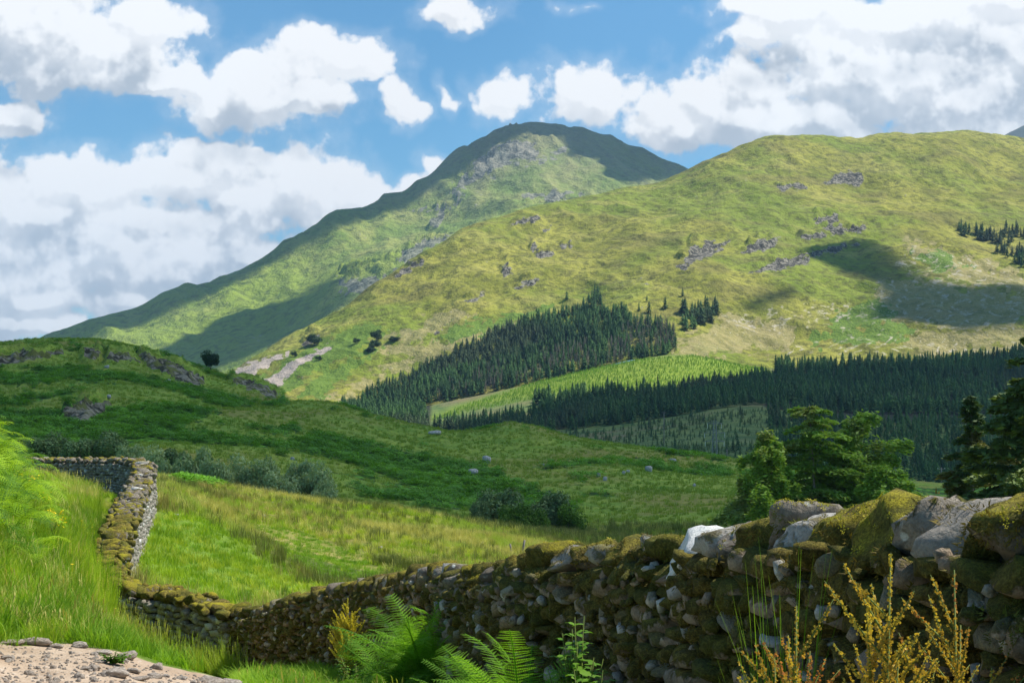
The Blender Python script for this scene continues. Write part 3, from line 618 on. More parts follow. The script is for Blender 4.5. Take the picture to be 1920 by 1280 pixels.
class Wall:
    def __init__(s, pts):   # (px, py of top, Y)
        P = [((px - CX) / F * Y, Y, CZ + (HY - py) / F * Y) if len(q) == 3 else q[:3] for q in pts for (px, py, Y) in [q[:3]]]
        s.P = np.array(P); d = np.r_[0, np.cumsum(np.hypot(*np.diff(s.P[:, :2], axis=0).T))]; s.d = d; s.len = d[-1]
    def at(s, t):
        x = cur(list(zip(s.d, s.P[:, 0])), np.array([t]))[0]; y = cur(list(zip(s.d, s.P[:, 1])), np.array([t]))[0]; z = cur(list(zip(s.d, s.P[:, 2])), np.array([t]))[0]
        x2 = cur(list(zip(s.d, s.P[:, 0])), np.array([t + .05]))[0]; y2 = cur(list(zip(s.d, s.P[:, 1])), np.array([t + .05]))[0]
        if t + .05 > s.len:
            x2, y2 = x, y; x1 = cur(list(zip(s.d, s.P[:, 0])), np.array([t - .05]))[0]; y1 = cur(list(zip(s.d, s.P[:, 1])), np.array([t - .05]))[0]; tx, ty = x - x1, y - y1
        else: tx, ty = x2 - x, y2 - y
        n = math.hypot(tx, ty); return x, y, z, tx / n, ty / n
    def samp(s, n=400):
        s.ts = np.linspace(0, s.len - .01, n); s.S = np.array([s.at(t) for t in s.ts]); return s
    def q(s, t): return [np.interp(t, s.ts, s.S[:, k]) for k in range(5)]
    def s_of_px(s, px):
        u = s.S[:, 0] / s.S[:, 1] * F + CX; ok = s.S[:, 1] > 1; k = np.argmin(np.where(ok, np.abs(u - px), 1e9)); return s.ts[k]
def place(mb, proto, c, sc, R, **at):
    V, Fc = proto; W_ = (V * np.array(sc)) @ R.T + np.array(c)
    mb.V.append(W_); mb.F.append(Fc + mb.n); mb.n += len(V)
    for k, a in at.items(): mb.A.setdefault(k, []).append(np.full(len(V), float(a)))
class SM:
    def __init__(s): s.V = []; s.F = []; s.n = 0; s.A = {}
    def build(s, name, mat, parent, **kw):
        return mesh_obj(name, np.concatenate(s.V), np.concatenate(s.F), mat, parent, {k: np.concatenate(v) for k, v in s.A.items()}, True)
def ground_z(x, y): return float(MEADOW.z([x], [max(y, 1.0)])[0])
def build_wall(W_, side_list, row_h, wmin, wmax, protos, hgt, mossy, rr, bot=.34, top=.22, lo=False, seed=0):
    """face stones; returns SM"""
    m = SM()
    for sd in side_list:
        nrow = int(hgt / row_h) + 2
        for r in range(nrow):
            t = rr.uniform(0, wmin)
            while t < W_.len:
                w = rr.uniform(wmin, wmax) * (1.15 - .35 * r / nrow); x, y, z, tx, ty = W_.q(t + w / 2)
                ztop = z - .2; zb = ztop - hgt + .2; f = (r + .5) / nrow
                zc = zb + (ztop - zb) * f + rr.normal(0, .012); hh = (ztop - zb) / nrow * rr.uniform(.85, 1.35)
                off = bot + (top - bot) * f + rr.uniform(-.04, .03)
                nx, ny = (ty, -tx) if sd > 0 else (-ty, tx)
                c = (x + nx * (off - .08), y + ny * (off - .08), zc)
                R = rotm(rr.normal(0, .16), rr.normal(0, .2), math.atan2(ty, tx) + rr.normal(0, .1))
                mo = np.clip(rr.beta(1.2, 1.0) * mossy * 1.3, 0, 1)
                pal = (rr.rand() < .12) * rr.uniform(.3, 1) * (1 - mossy * .45)
                place(m, protos[rr.randint(len(protos))], c, (w * .56, .13 + .04 * rr.rand(), hh * .60), R, rnd=rr.rand(), moss=mo, pale=pal, yel=rr.rand() * .3 * (f > .5))
                t += w * .93
    return m
def core(W_, hgt, name, mat, parent, bot=.24, top=.12):
    ts = np.linspace(0, W_.len - .01, int(W_.len / .3) + 2); V = []; Fc = []
    for t in ts:
        x, y, z, tx, ty = W_.q(t); nx, ny = -ty, tx; zt = z - .2; zb = zt - hgt - .2
        V += [(x + nx * top, y + ny * top, zt), (x - nx * top, y - ny * top, zt), (x - nx * bot, y - ny * bot, zb), (x + nx * bot, y + ny * bot, zb)]
    for i in range(len(ts) - 1):
        a = i * 4; b = a + 4
        for k in range(4): Fc.append((a + k, a + (k + 1) % 4, b + (k + 1) % 4, b + k))
    n = len(V); Fc += [(0, 3, 2, 1), (n - 4, n - 3, n - 2, n - 1)]
    return mesh_obj(name, V, Fc, mat, parent)
def m_stone(bc, dark, mossk):
    def fn(g):
        p = g.pos(); rnd, moss, pale, yel = g.attr('rnd'), g.attr('moss'), g.attr('pale'), g.attr('yel')
        n1 = g.noise(p, 5, 5, .6); n2 = g.noise(p, 22, 5, .65); n3 = g.noise(p, 90, 4, .7); n0 = g.noise(p, 1.6, 3)
        rc = g.mix(rnd, bc[0], bc[1]); rc = g.mix(g.ramp(n2, .4, .62), rc, g.mix(.55, rc, bc[2]))
        rc = g.mix(g.m('MULTIPLY', pale, g.ramp(n2, .28, .45)), rc, (.72, .71, .67))
        li = g.vor(g.vm('ADD', p, g.vm('MULTIPLY', (1, 1, 1), (.0, 0, 0))), 13).outputs['Distance']
        rc = g.mix(g.m('MULTIPLY', g.ramp(li, .32, .18), g.ramp(n1, .48, .6)), rc, (.55, .56, .50))       # lichen patches
        rc = g.mix(g.ramp(n3, .35, .6, .28, 0), rc, (.05, .045, .035))
        nz = nd(g.nt, 'ShaderNodeSeparateXYZ', {0: nd(g.nt, 'ShaderNodeNewGeometry').outputs['Normal']}).outputs[2]
        mk = g.m('ADD', g.m('ADD', g.m('MULTIPLY', moss, .95), g.m('MULTIPLY', nz, .28)), g.m('MULTIPLY', g.m('SUBTRACT', g.m('ADD', g.m('MULTIPLY', n1, .6), g.m('MULTIPLY', n2, .4)), .5), 2.2))
        mk = g.m('MULTIPLY', g.ramp(mk, mossk - .08, mossk + .1), g.m('SUBTRACT', 1.0, g.m('MULTIPLY', pale, .8)))
        mc = g.mix(g.ramp(n2, .35, .65), (.105, .082, .02), (.33, .26, .055)); mc = g.mix(g.ramp(n0, .45, .6), mc, g.mix(.6, mc, (.10, .13, .02)))
        mc = g.mix(g.m('MULTIPLY', g.m('MULTIPLY', yel, g.ramp(nz, .25, .8)), g.ramp(n1, .36, .58)), mc, (.50, .43, .03)); mc = g.mix(g.ramp(n3, .4, .65, .6, 0), mc, (.03, .025, .006))
        col = g.mix(mk, rc, mc)
        h = g.m('ADD', g.m('ADD', n1, g.m('MULTIPLY', n2, .5)), g.m('ADD', g.m('MULTIPLY', n3, .25), g.m('MULTIPLY', g.m('MULTIPLY', mk, n3), .8)))
        return princ(g, col, .95, h, .9, .035)
    return material('wall_stone', fn)
MAT_PALE = m_stone([(.24, .215, .18), (.40, .37, .31), (.11, .095, .075)], 0, .80)
MAT_MOSSY = m_stone([(.22, .16, .10), (.40, .32, .235), (.14, .10, .065)], 0, .30)
MAT_COPE = m_stone([(.17, .14, .105), (.29, .255, .205), (.10, .08, .06)], 0, .50)
MAT_CORE = material('wall_core', lambda g: princ(g, g.mix(g.noise(g.pos(), 9, 4), (.03, .025, .02), (.07, .06, .05))))
FARW = Wall([(-330, 862, 66), (-60, 860, 65), (62, 859, 63), (160, 860, 61), (225, 860, 59), (262, 866, 57), (270, 880, 54), (262, 905, 50), (240, 945, 43.5), (220, 1000, 38), (208, 1050, 34.5), (214, 1090, 31.8), (250, 1099, 30.4), (330, 1110, 29.8), (400, 1128, 28.8), (452, 1142, 28)]).samp(900)
NEARW = Wall([(440, 1138, 28.2), (480, 1138, 27.2), (560, 1114, 25), (650, 1092, 23), (740, 1080, 20.3), (800, 1062, 17.6), (840, 1058, 15.6), (900, 1066, 13.4), (950, 1050, 12.1), (1000, 1036, 11), (1040, 1014, 10.4), (1100, 1022, 9.9), (1200, 1008, 9), (1300, 995, 8.1), (1400, 975, 7.3), (1500, 962, 6.7), (1600, 946, 6.1), (1700, 925, 5.5), (1800, 930, 5.05), (1920, 920, 4.5), (2300, 930, 3.6), (3000, 960, 2.7), (4600, 1000, 1.7), (12000, 1900, .6)]).samp(900)
rr = np.random.RandomState(5)
# pale zig-zag wall
fw = empty('drystone_wall', (FARW.P[7][0], FARW.P[7][1], FARW.P[7][2] - 1.3)); tag(fw, 'pale lichen-grey drystone wall turning two corners down the left side of the bright field', 'wall', 'drystone walls'); fw['kind'] = 'thing'
def keep(o, root):
    o.parent = root; o.matrix_parent_inverse = Matrix.Translation(-root.location); return o
m = build_wall(FARW, (1, -1), .15, .16, .40, PR_LO, 1.6, .4, rr, bot=.50, top=.36)
keep(m.build('stonework', MAT_PALE, None), fw); keep(core(FARW, 1.6, 'core', MAT_CORE, None, .40, .26), fw)
m = SM(); t = 0
while t < FARW.len:
    w = rr.uniform(.10, .34); x, y, z, tx, ty = FARW.q(t + w / 2); lean = rr.normal(.1, .4); mf = np.clip((t - 33) / 6, 0, 1)
    place(m, PR_MD[rr.randint(12)], (x, y, z - .10 + rr.normal(0, .035)), (w * .60, rr.uniform(.20, .42), rr.uniform(.07, .17)), rotm(rr.normal(0, .22), lean, math.atan2(ty, tx) + rr.normal(0, .12)),
          rnd=rr.rand(), moss=np.clip(rr.beta(1, 1.6) * .58 + mf * .5, 0, 1), pale=(rr.rand() < .12 * (1 - mf)) * rr.rand(), yel=rr.rand() ** 1.5)
    t += w * .80
    for k_ in range(2):
        oy = rr.uniform(.12, .42) * (1 if k_ else -1); ww = rr.uniform(.07, .16)
        place(m, PR_MD[rr.randint(12)], (x - ty * oy, y + tx * oy, z - .07 + rr.normal(0, .04)), (ww, rr.uniform(.08, .2), rr.uniform(.06, .13)), rotm(rr.normal(0, .4), rr.normal(0, .4), rr.uniform(0, 6.3)), rnd=rr.rand(), moss=np.clip(rr.beta(1, 1.3) * .7 + mf * .5, 0, 1), pale=0, yel=rr.rand())
keep(m.build('coping', MAT_COPE, None), fw)
# mossy wall
nw = empty('drystone_wall', (NEARW.P[9][0], NEARW.P[9][1], NEARW.P[9][2] - 1.3)); tag(nw, 'dark moss-grown drystone wall running from the ferns to the right edge, topped by rough boulders', 'wall', 'drystone walls'); nw['kind'] = 'thing'
m = build_wall(NEARW, (-1, 1), .115, .09, .30, PR_MD, 1.35, .9, rr)
m2 = SM()
for i in range(1500):                                    # small stones wedged between
    t = rr.uniform(0, NEARW.len); x, y, z, tx, ty = NEARW.q(t); sd = 1; f = rr.rand(); zt = z - .2; nx, ny = (ty, -tx)
    off = .34 - .12 * f + rr.uniform(-.02, .05); zc = zt - 1.15 + 1.15 * f
    place(m, PR_LO[rr.randint(12)], (x + nx * off, y + ny * off, zc), (rr.uniform(.02, .07), rr.uniform(.02, .05), rr.uniform(.02, .06)), rotm(rr.normal(0, .6), rr.normal(0, .6), rr.uniform(0, 6)), rnd=rr.rand(), moss=rr.rand() * .8, pale=(rr.rand() < .25) * rr.rand(), yel=0)
keep(m.build('stonework', MAT_MOSSY, None), nw); keep(core(NEARW, 1.35, 'core', MAT_CORE, None), nw)
SPEC = [  # px, width px, height factor, rnd, moss, pale, yellow, lean, label, lift
 (1042, 84, 1.0, .3, 1.0, 0, .75, .1, 'coping stone capped by a mound of yellow-brown moss', .02), (1095, 60, .7, .6, .3, .2, .2, .2, None, 0),
 (1165, 74, .8, .5, .5, .3, .4, .1, None, 0), (1205, 56, .9, .5, .95, 0, .4, 0, None, .01), (1285, 70, .8, .4, .9, 0, .3, .2, None, 0),
 (1334, 104, 1.45, .9, 0, 1, 0, .5, 'bright white quartz coping stone', .10), (1388, 74, .9, .9, .3, .3, 0, .3, 'pinkish grey coping stone', .01),
 (1466, 118, 1.1, .3, .95, 0, .35, .2, None, .0), (1538, 76, .9, .95, .25, .35, .0, .3, 'pale grey lichened coping stone', -.01), (1600, 84, 1.1, .4, 1, 0, .7, .3, None, .02),
 (1658, 60, 1.0, .3, 1, 0, .6, .4, None, .0), (1722, 150, 1.3, .35, 1, 0, 1.0, .1, 'broad boulder on the wall top with bright yellow moss', .02), (1800, 96, 1.0, .8, .2, .0, 0, .55, 'light grey slab leaning on the wall top', .01),
 (1862, 92, 1.15, .7, .15, .1, 0, .3, 'smooth dark grey slab on the wall top', -.02), (1925, 70, 1.0, .3, 1, 0, .5, 0, 'mossy boulder at the right end of the wall', .03)]
used = []
for (px, wp, hf, rn, mo, pa, ye, le, lab, lift) in SPEC:
    t = NEARW.s_of_px(px); x, y, z, tx, ty = NEARW.q(t); foc = abs(tx * y - ty * x) / y    # foreshortening of the wall direction
    w = wp / F * y / max(foc, .35); w = min(w * .58, .36); sm = SM()
    place(sm, PR_HI[rr.randint(9)], (0, 0, 0), (w * .60, .25, .135 * hf), rotm(rr.normal(0, .08), -le * .6, math.atan2(ty, tx) + rr.normal(0, .1)), rnd=rn, moss=mo, pale=pa, yel=ye)
    sm.V[0] = sm.V[0] + np.array((x, y, z - .135 * hf * 1.0 + lift * .3)); o = keep(sm.build('coping_stone', MAT_COPE, None), nw)
    if lab: o['label'] = lab
    used.append((t - w * .5, t + w * .5))
t = 0
while t < NEARW.len:
    w = rr.uniform(.12, .30); c = t + w / 2
    if any(a - .04 < c < b + .04 for a, b in used): t += .05; continue
    x, y, z, tx, ty = NEARW.q(c); sm = SM(); hf = rr.uniform(.75, 1.15)
    place(sm, (PR_HI if c > NEARW.s_of_px(880) else PR_MD)[rr.randint(9)], (x, y, z - .115 + rr.normal(0, .02)), (w * .66, rr.uniform(.2, .27), .125 * hf), rotm(rr.normal(0, .12), rr.normal(-.15, .25), math.atan2(ty, tx) + rr.normal(0, .15)),
          rnd=rr.rand(), moss=np.clip(rr.beta(1.3, 1.0), 0, 1), pale=(rr.rand() < .12) * rr.rand() * .5, yel=rr.rand() ** 1.5 * .8)
    keep(sm.build('coping_stone', MAT_COPE, None), nw); t += w * .92
# ------------------------------------------------------------------ scattering
def scatter(name, P, protos, label, cat, rz=None, sc=None, tilt=.12, parent=None, pid=None, rs=None, seed=0, wvar=0.0):
    r = np.random.RandomState(seed + 77); P = np.asarray(P, float).reshape(-1, 3); n = len(P)
    me = bpy.data.meshes.new(name); me.vertices.add(n); me.vertices.foreach_set('co', P.astype(np.float32).ravel())
    rot = np.stack([r.normal(0, tilt, n), r.normal(0, tilt, n), r.uniform(0, 6.28, n) if rz is None else rz], -1) if rs is None else rs
    sc = np.ones(n) if sc is None else np.asarray(sc, float)
    if wvar and sc.ndim == 1: q_ = r.uniform(1 - wvar, 1 + wvar, n); sc = np.stack([sc * q_, sc * q_, sc], -1)
    sc = sc if sc.ndim == 2 else np.repeat(sc[:, None], 3, 1)
    a = me.attributes.new('rot', 'FLOAT_VECTOR', 'POINT'); a.data.foreach_set('vector', rot.astype(np.float32).ravel())
    a = me.attributes.new('scl', 'FLOAT_VECTOR', 'POINT'); a.data.foreach_set('vector', sc.astype(np.float32).ravel())
    a = me.attributes.new('pid', 'INT', 'POINT'); a.data.foreach_set('value', (r.randint(0, len(protos), n) if pid is None else pid).astype(np.int32))
    o = bpy.data.objects.new(name, me); COL.objects.link(o)
    t = bpy.data.node_groups.new(name + '_nodes', 'GeometryNodeTree')
    t.interface.new_socket('G', in_out='INPUT', socket_type='NodeSocketGeometry'); t.interface.new_socket('G', in_out='OUTPUT', socket_type='NodeSocketGeometry')
    i, oo = t.nodes.new('NodeGroupInput'), t.nodes.new('NodeGroupOutput')
    g2i = t.nodes.new('GeometryNodeGeometryToInstance')
    for p in protos[::-1]:
        oi = t.nodes.new('GeometryNodeObjectInfo'); oi.inputs['Object'].default_value = p; oi.inputs['As Instance'].default_value = False
        t.links.new(oi.outputs['Geometry'], g2i.inputs[0])
    def na(nm, ty):
        q = t.nodes.new('GeometryNodeInputNamedAttribute'); q.data_type = ty; q.inputs['Name'].default_value = nm
        return [s for s in q.outputs if s.enabled and s.name == 'Attribute'][0]
    mp = t.nodes.new('GeometryNodeMeshToPoints'); t.links.new(i.outputs[0], mp.inputs[0])
    ip = t.nodes.new('GeometryNodeInstanceOnPoints'); t.links.new(mp.outputs[0], ip.inputs['Points']); t.links.new(g2i.outputs[0], ip.inputs['Instance'])
    ip.inputs['Pick Instance'].default_value = True
    t.links.new(na('pid', 'INT'), ip.inputs['Instance Index'])
    e = t.nodes.new('FunctionNodeEulerToRotation'); t.links.new(na('rot', 'FLOAT_VECTOR'), e.inputs[0]); t.links.new(e.outputs[0], ip.inputs['Rotation'])
    t.links.new(na('scl', 'FLOAT_VECTOR'), ip.inputs['Scale']); t.links.new(ip.outputs[0], oo.inputs[0])
    md = o.modifiers.new('instances', 'NODES'); md.node_group = t
    tag(o, label, cat, None, 'stuff')
    if parent: keep(o, parent)
    return o
def hits(T, px, py, Y0, Y1, n=160):
    out = []
    for c in range(0, len(px), 4000):
        a, b = np.asarray(px[c:c + 4000])[:, None], np.asarray(py[c:c + 4000])[:, None]
        Y = np.broadcast_to(np.linspace(Y0, Y1, n)[None], (len(a), n)); x = (a - CX) / F * Y
        z = T.z(x.ravel(), Y.ravel()).reshape(x.shape); r = CZ + (HY - b) / F * Y; ok = z >= r
        k = np.where(ok.any(1), ok.argmax(1), n - 1); ar = np.arange(len(a)); out.append(np.stack([x[ar, k], Y[ar, k], z[ar, k]], -1))
    return np.concatenate(out)
def in_poly_px(poly, spacing, r):
    P = np.array(poly); lo, hi = P.min(0), P.max(0); n = int((hi[0] - lo[0]) * (hi[1] - lo[1]) / spacing ** 2)
    a = r.uniform(lo[0], hi[0], n); b = r.uniform(lo[1], hi[1], n); k = polysd(a, b, poly) > 0; return a[k], b[k]
# ------------------------------------------------------------------ conifers far off
MAT_CON = leafmat('spruce_needles', (.030, .075, .028), (.10, .20, .055), (.075, .11, .05), .12, .02, .8)
MAT_BARE = leafmat('bare_spruce_stems', (.12, .10, .08), (.26, .22, .17), None, .05, .03, .9)
MAT_YOUNG = leafmat('young_spruce_needles', (.13, .26, .02), (.25, .42, .035), None, .3, .03, .8)
MAT_BARK = material('bark', lambda g: princ(g, g.mix(g.noise(g.pos((1, 1, .3)), 6, 4), (.10, .08, .06), (.26, .22, .18)), .95, g.noise(g.pos((1, 1, .3)), 12, 4), .6, .02))
def conifer(seed, h=14.0, w=2.3, tiers=9, spikes=8, mat=None, link=False, name='conifer', bare=0.0, parent=None):
    r = random.Random(seed); m = MB(); lean = r.uniform(-.02, .02)
    for k in range(tiers):
        f = k / (tiers - 1); z0 = h * (.10 + .80 * f) ; rad = w * (1 - f) ** .75 * r.uniform(.85, 1.12) + .22; dz = h / tiers * 1.15
        ph = r.uniform(0, 6.28)
        for j in range(spikes):
            a = ph + 2 * math.pi * j / spikes + r.uniform(-.25, .25); rr_ = rad * r.uniform(.62, 1.15); da = math.pi / spikes * r.uniform(.75, 1.25)
            top = (lean * z0, 0, z0 + dz * r.uniform(.8, 1.1)); tip = (rr_ * math.cos(a), rr_ * math.sin(a), z0 - dz * r.uniform(.0, .35))
            l = (.62 * rr_ * math.cos(a - da), .62 * rr_ * math.sin(a - da), z0 + dz * .22); q = (.62 * rr_ * math.cos(a + da), .62 * rr_ * math.sin(a + da), z0 + dz * .22)
            m.add([top, l, tip], [(0, 1, 2)]); m.add([top, tip, q], [(0, 1, 2)])
    m.add([(.3, 0, h * .86), (-.15, .26, h * .86), (-.15, -.26, h * .86), (0, 0, h)], [(0, 1, 3), (1, 2, 3), (2, 0, 3)])
    return m.build('crown', mat, parent, link=link)
def trunk_mesh(h, r0, link=False, parent=None):
    m = MB(); m.tube([(0, 0, -.5), (0, 0, h * .5), (0, 0, h * .9)], [r0, r0 * .7, .05], 5); return m.build('trunk', MAT_BARK, parent, link=link)
def bareconifer(seed, h=13):
    r = random.Random(seed); m = MB(); m.tube([(0, 0, -.5), (r.uniform(-.2, .2), 0, h * .6), (0, 0, h)], [.22, .16, .04], 4)
    for k in range(34):
        z = h * r.uniform(.2, .95); a = r.uniform(0, 6.28); l = 1.9 * (1 - z / h) + .5; c, s = math.cos(a), math.sin(a)
        m.add([(0, 0, z), (c * l, s * l, z - .3 * l * r.random()), (c * l * .9, s * l * .9, z - .12 - .3 * l), (0, 0, z - .1)], [(0, 1, 2, 3)])
    return m.build('crown', MAT_BARE, None, link=False)
CONP = [conifer(i, 12.0, 3.1 + .5 * (i % 3), mat=MAT_CON) for i in range(5)]
BARP = [bareconifer(i) for i in range(3)]
YNGP = [conifer(20 + i, 5.0, 1.2, 6, 6, mat=MAT_YOUNG) for i in range(4)]
rt = np.random.RandomState(21)
def zof(T, px, Y): x = (px - CX) / F * Y; return np.stack([x, Y, T.z(x, Y)], -1)
F1 = [(668, 766), (682, 745), (760, 712), (830, 676), (900, 642), (960, 612), (1010, 598), (1060, 588), (1130, 584), (1190, 600), (1262, 618), (1268, 662), (1150, 686), (1000, 720), (830, 756), (700, 772)]
a, b = in_poly_px(F1, 4.4, rt); P1 = hits(BIG, a, b, 1251, 1950)
BAND = [(800, 765), (850, 722), (1000, 678), (1120, 650), (1200, 612), (1275, 600), (1275, 670), (1150, 690), (1000, 722)]
isb = (polysd(a, b, BAND) > 0) & (rt.rand(len(a)) < .55) & (fbm(a / 40, b / 40, oct=3, seed=9) > -.15)
scatter('conifer_forest', P1[~isb], CONP, 'dense dark green conifer plantation slanting down the hillside', 'forest', sc=rt.uniform(.5, 1.08, (~isb).sum()), tilt=.03, wvar=.35)
scatter('conifer_forest', P1[isb], BARP, 'grey-brown bare conifer stems along the lower edge of the plantation', 'forest', sc=rt.uniform(.7, 1.05, isb.sum()), tilt=.03)
def world_region(T, pxr, Yr, sp, test=None):
    n = int((pxr[1] - pxr[0]) / F * (Yr[1] ** 2 - Yr[0] ** 2) / 2 / sp ** 2); Y = np.sqrt(rt.uniform(Yr[0] ** 2, Yr[1] ** 2, n)); px = rt.uniform(*pxr, n)
    P = zof(T, px, Y); py = HY - (P[:, 2] - CZ) / Y * F
    if test is not None: k = test(px, py, Y); P, px, py = P[k], px[k], py[k]
    return P, px
P2c, _x = world_region(VALLEY, (640, 830), (960, 1250), 5.5, lambda px, py, Y: px < 790 + (1250 - Y) * .06)
yp = [(800, 792), (900, 768), (985, 752), (1050, 742), (1130, 738), (1300, 728), (1450, 706), (1425, 684), (1300, 666), (1180, 676), (1040, 704), (960, 732), (860, 764)]
P2, x2 = world_region(VALLEY, (1000, 2500), (900, 1243), 5.6, lambda px, py, Y: (Y > np.interp(px, [1000, 1430, 1470, 2500], [930, 930, 860, 860])) & (polysd(px, py, yp) < -3) & ((px > 1455) | (py > 738 - (px - 1100) * .1)))
P2b, x2b = world_region(VALLEY, (800, 1450), (880, 1090), 5.2, lambda px, py, Y: (polysd(px, py, [(800, 806), (830, 795), (930, 786), (1010, 772), (1060, 752), (1140, 744), (1300, 735), (1450, 712), (1450, 770), (1380, 776), (1250, 792), (1130, 806), (1050, 824), (960, 822), (880, 812)]) > 0))
P3, x3 = world_region(VALLEY, (1440, 2500), (590, 870), 6.0, lambda px, py, Y: px + 45 * fbm(px * .02, Y * .02, oct=3, seed=12) > np.interp(Y, [590, 760, 870], [1500, 1395, 1440]))
PA = np.concatenate([P2, P2b, P3, P2c]); SA = np.concatenate([rt.uniform(.55, 1.15, len(P2)), rt.uniform(.45, .95, len(P2b)), rt.uniform(.4, .88, len(P3)), rt.uniform(.5, 1.0, len(P2c))])
pxa = PA[:, 0] / PA[:, 1] * F + CX; size = SA * 14 / PA[:, 1]; crest = np.interp(pxa, [1060, 1200, 1390, 1600, 1770, 2600], [820, 840, 862, 888, 905, 925])
topy = HY - (PA[:, 2] + 14 * SA - CZ) / PA[:, 1] * F
vis = (pxa > 850) & (pxa < 1915) & (topy < crest - 14) & ~((pxa > 1480) & (pxa < 1690) & (topy > 800)) & ~((pxa > 1790) & (topy > 720))
order = np.argsort(np.where(vis, -size, 1)); one = order[:130]; rest = np.setdiff1d(np.arange(len(PA)), one)
scatter('conifer_forest', PA[rest], CONP, 'very dark conifer forest filling the shaded valley on the right', 'forest', sc=SA[rest], tilt=.03, wvar=.35)
P4, x4 = world_region(VALLEY, (780, 1470), (980, 1250), 2.6, lambda px, py, Y: polysd(px, py, yp) > 0)
scatter('young_plantation', P4, YNGP, 'bright yellow-green band of young conifers in the valley', 'plantation', sc=rt.uniform(.22, .5, len(P4)), tilt=.05, wvar=.3)
P5, x5 = world_region(VALLEY, (1050, 1480), (600, 860), 5.4)
MAT_SCRUB = leafmat('scrub_leaves', (.05, .10, .03), (.13, .19, .06), None, .2, .03)
scatter('scrub', P5, [conifer(50 + i, 5.0, 1.7, 5, 6, mat=MAT_SCRUB) for i in range(4)] + [conifer(55, 9.0, 2.0, 7, 7, mat=MAT_CON)], 'grey-green scrub on the rough pasture behind the near ridge', 'scrub', sc=rt.uniform(.2, .8, len(P5)) * (1 + .5 * fbm(P5[:, 0] * .02, P5[:, 1] * .02, oct=2, seed=3)), pid=np.where(rt.rand(len(P5)) < .12, 4, rt.randint(0, 4, len(P5))), tilt=.05)
# individual conifers
def con_thing(x, y, z, s, k, label, group):
    e = empty('conifer', (x, y, z), rt.uniform(0, 6.28)); e.scale = (s * rt.uniform(.85, 1.35),) * 2 + (s,); tag(e, label, 'tree', group)
    for src in (CONP[k], TRK):
        c = src.copy(); COL.objects.link(c); c.parent = e
    return e
TRK = trunk_mesh(14, .25)
for i in one: con_thing(*PA[i], SA[i], rt.randint(5), 'dark conifer at the near edge of the shaded forest', 'conifers at the near edge of the shaded forest')
iso = [(1063, 562, 20, 'lone dark conifer standing just above the upper left edge of the plantation'), (1198, 584, 22, 'left conifer of the three standing apart above the plantation'), (1217, 588, 30, 'middle and widest conifer of the three standing apart above the plantation'), (1247, 580, 28, 'right conifer of the three, with its shadow on the grass'), (1213, 566, 16, 'small conifer just behind the middle one of the three'), (1280, 557, 20, 'small conifer beside the top of the right clump')]
for px, py, h, lab in iso:
    p = hit(BIG, px, py, 1252, 1950); con_thing(p.x, p.y, p.z, h / F * p.y / 14, rt.randint(5), lab, None)
def clump(poly, n, hpx, label, group):
    r = rt; P = np.array(poly); c = 0
    while c < n:
        q = (r.uniform(P[:, 0].min(), P[:, 0].max()), r.uniform(P[:, 1].min(), P[:, 1].max()))
        if polysd(np.array([q[0]]), np.array([q[1]]), poly)[0] < 0: continue
        p = hit(BIG, q[0], q[1], 1252, 2300); con_thing(p.x, p.y, p.z, hpx * r.uniform(.75, 1.15) / F * p.y / 14, r.randint(5), label, group); c += 1
clump([(1090, 575), (1110, 560), (1135, 552), (1142, 562), (1120, 585), (1095, 590)], 18, 28, 'dark conifer in the clump on the upper edge of the plantation', 'clump above the plantation')
clump([(1152, 590), (1160, 575), (1175, 585), (1178, 600)], 7, 26, 'dark conifer in the small clump left of the three lone trees', 'small clump left of the lone trees')
clump([(1270, 618), (1275, 590), (1292, 572), (1345, 575), (1352, 600), (1320, 612), (1290, 622)], 34, 32, 'dark conifer in the clump right of the plantation', 'clump right of the plantation')
clump([(1792, 436), (1800, 430), (1850, 442), (1900, 452), (1895, 462), (1850, 456), (1800, 444)], 30, 27, 'dark conifer in the row at the upper right of the hill', 'row of conifers at the upper right')
clump([(1878, 436), (1960, 430), (1990, 448), (1880, 446)], 26, 27, 'dark conifer in the upper block at the right edge', 'upper conifer block at the right edge')
clump([(1868, 476), (1880, 466), (1960, 476), (1980, 515), (1920, 505)], 45, 27, 'dark conifer in the lower block at the right edge', 'lower conifer block at the right edge')
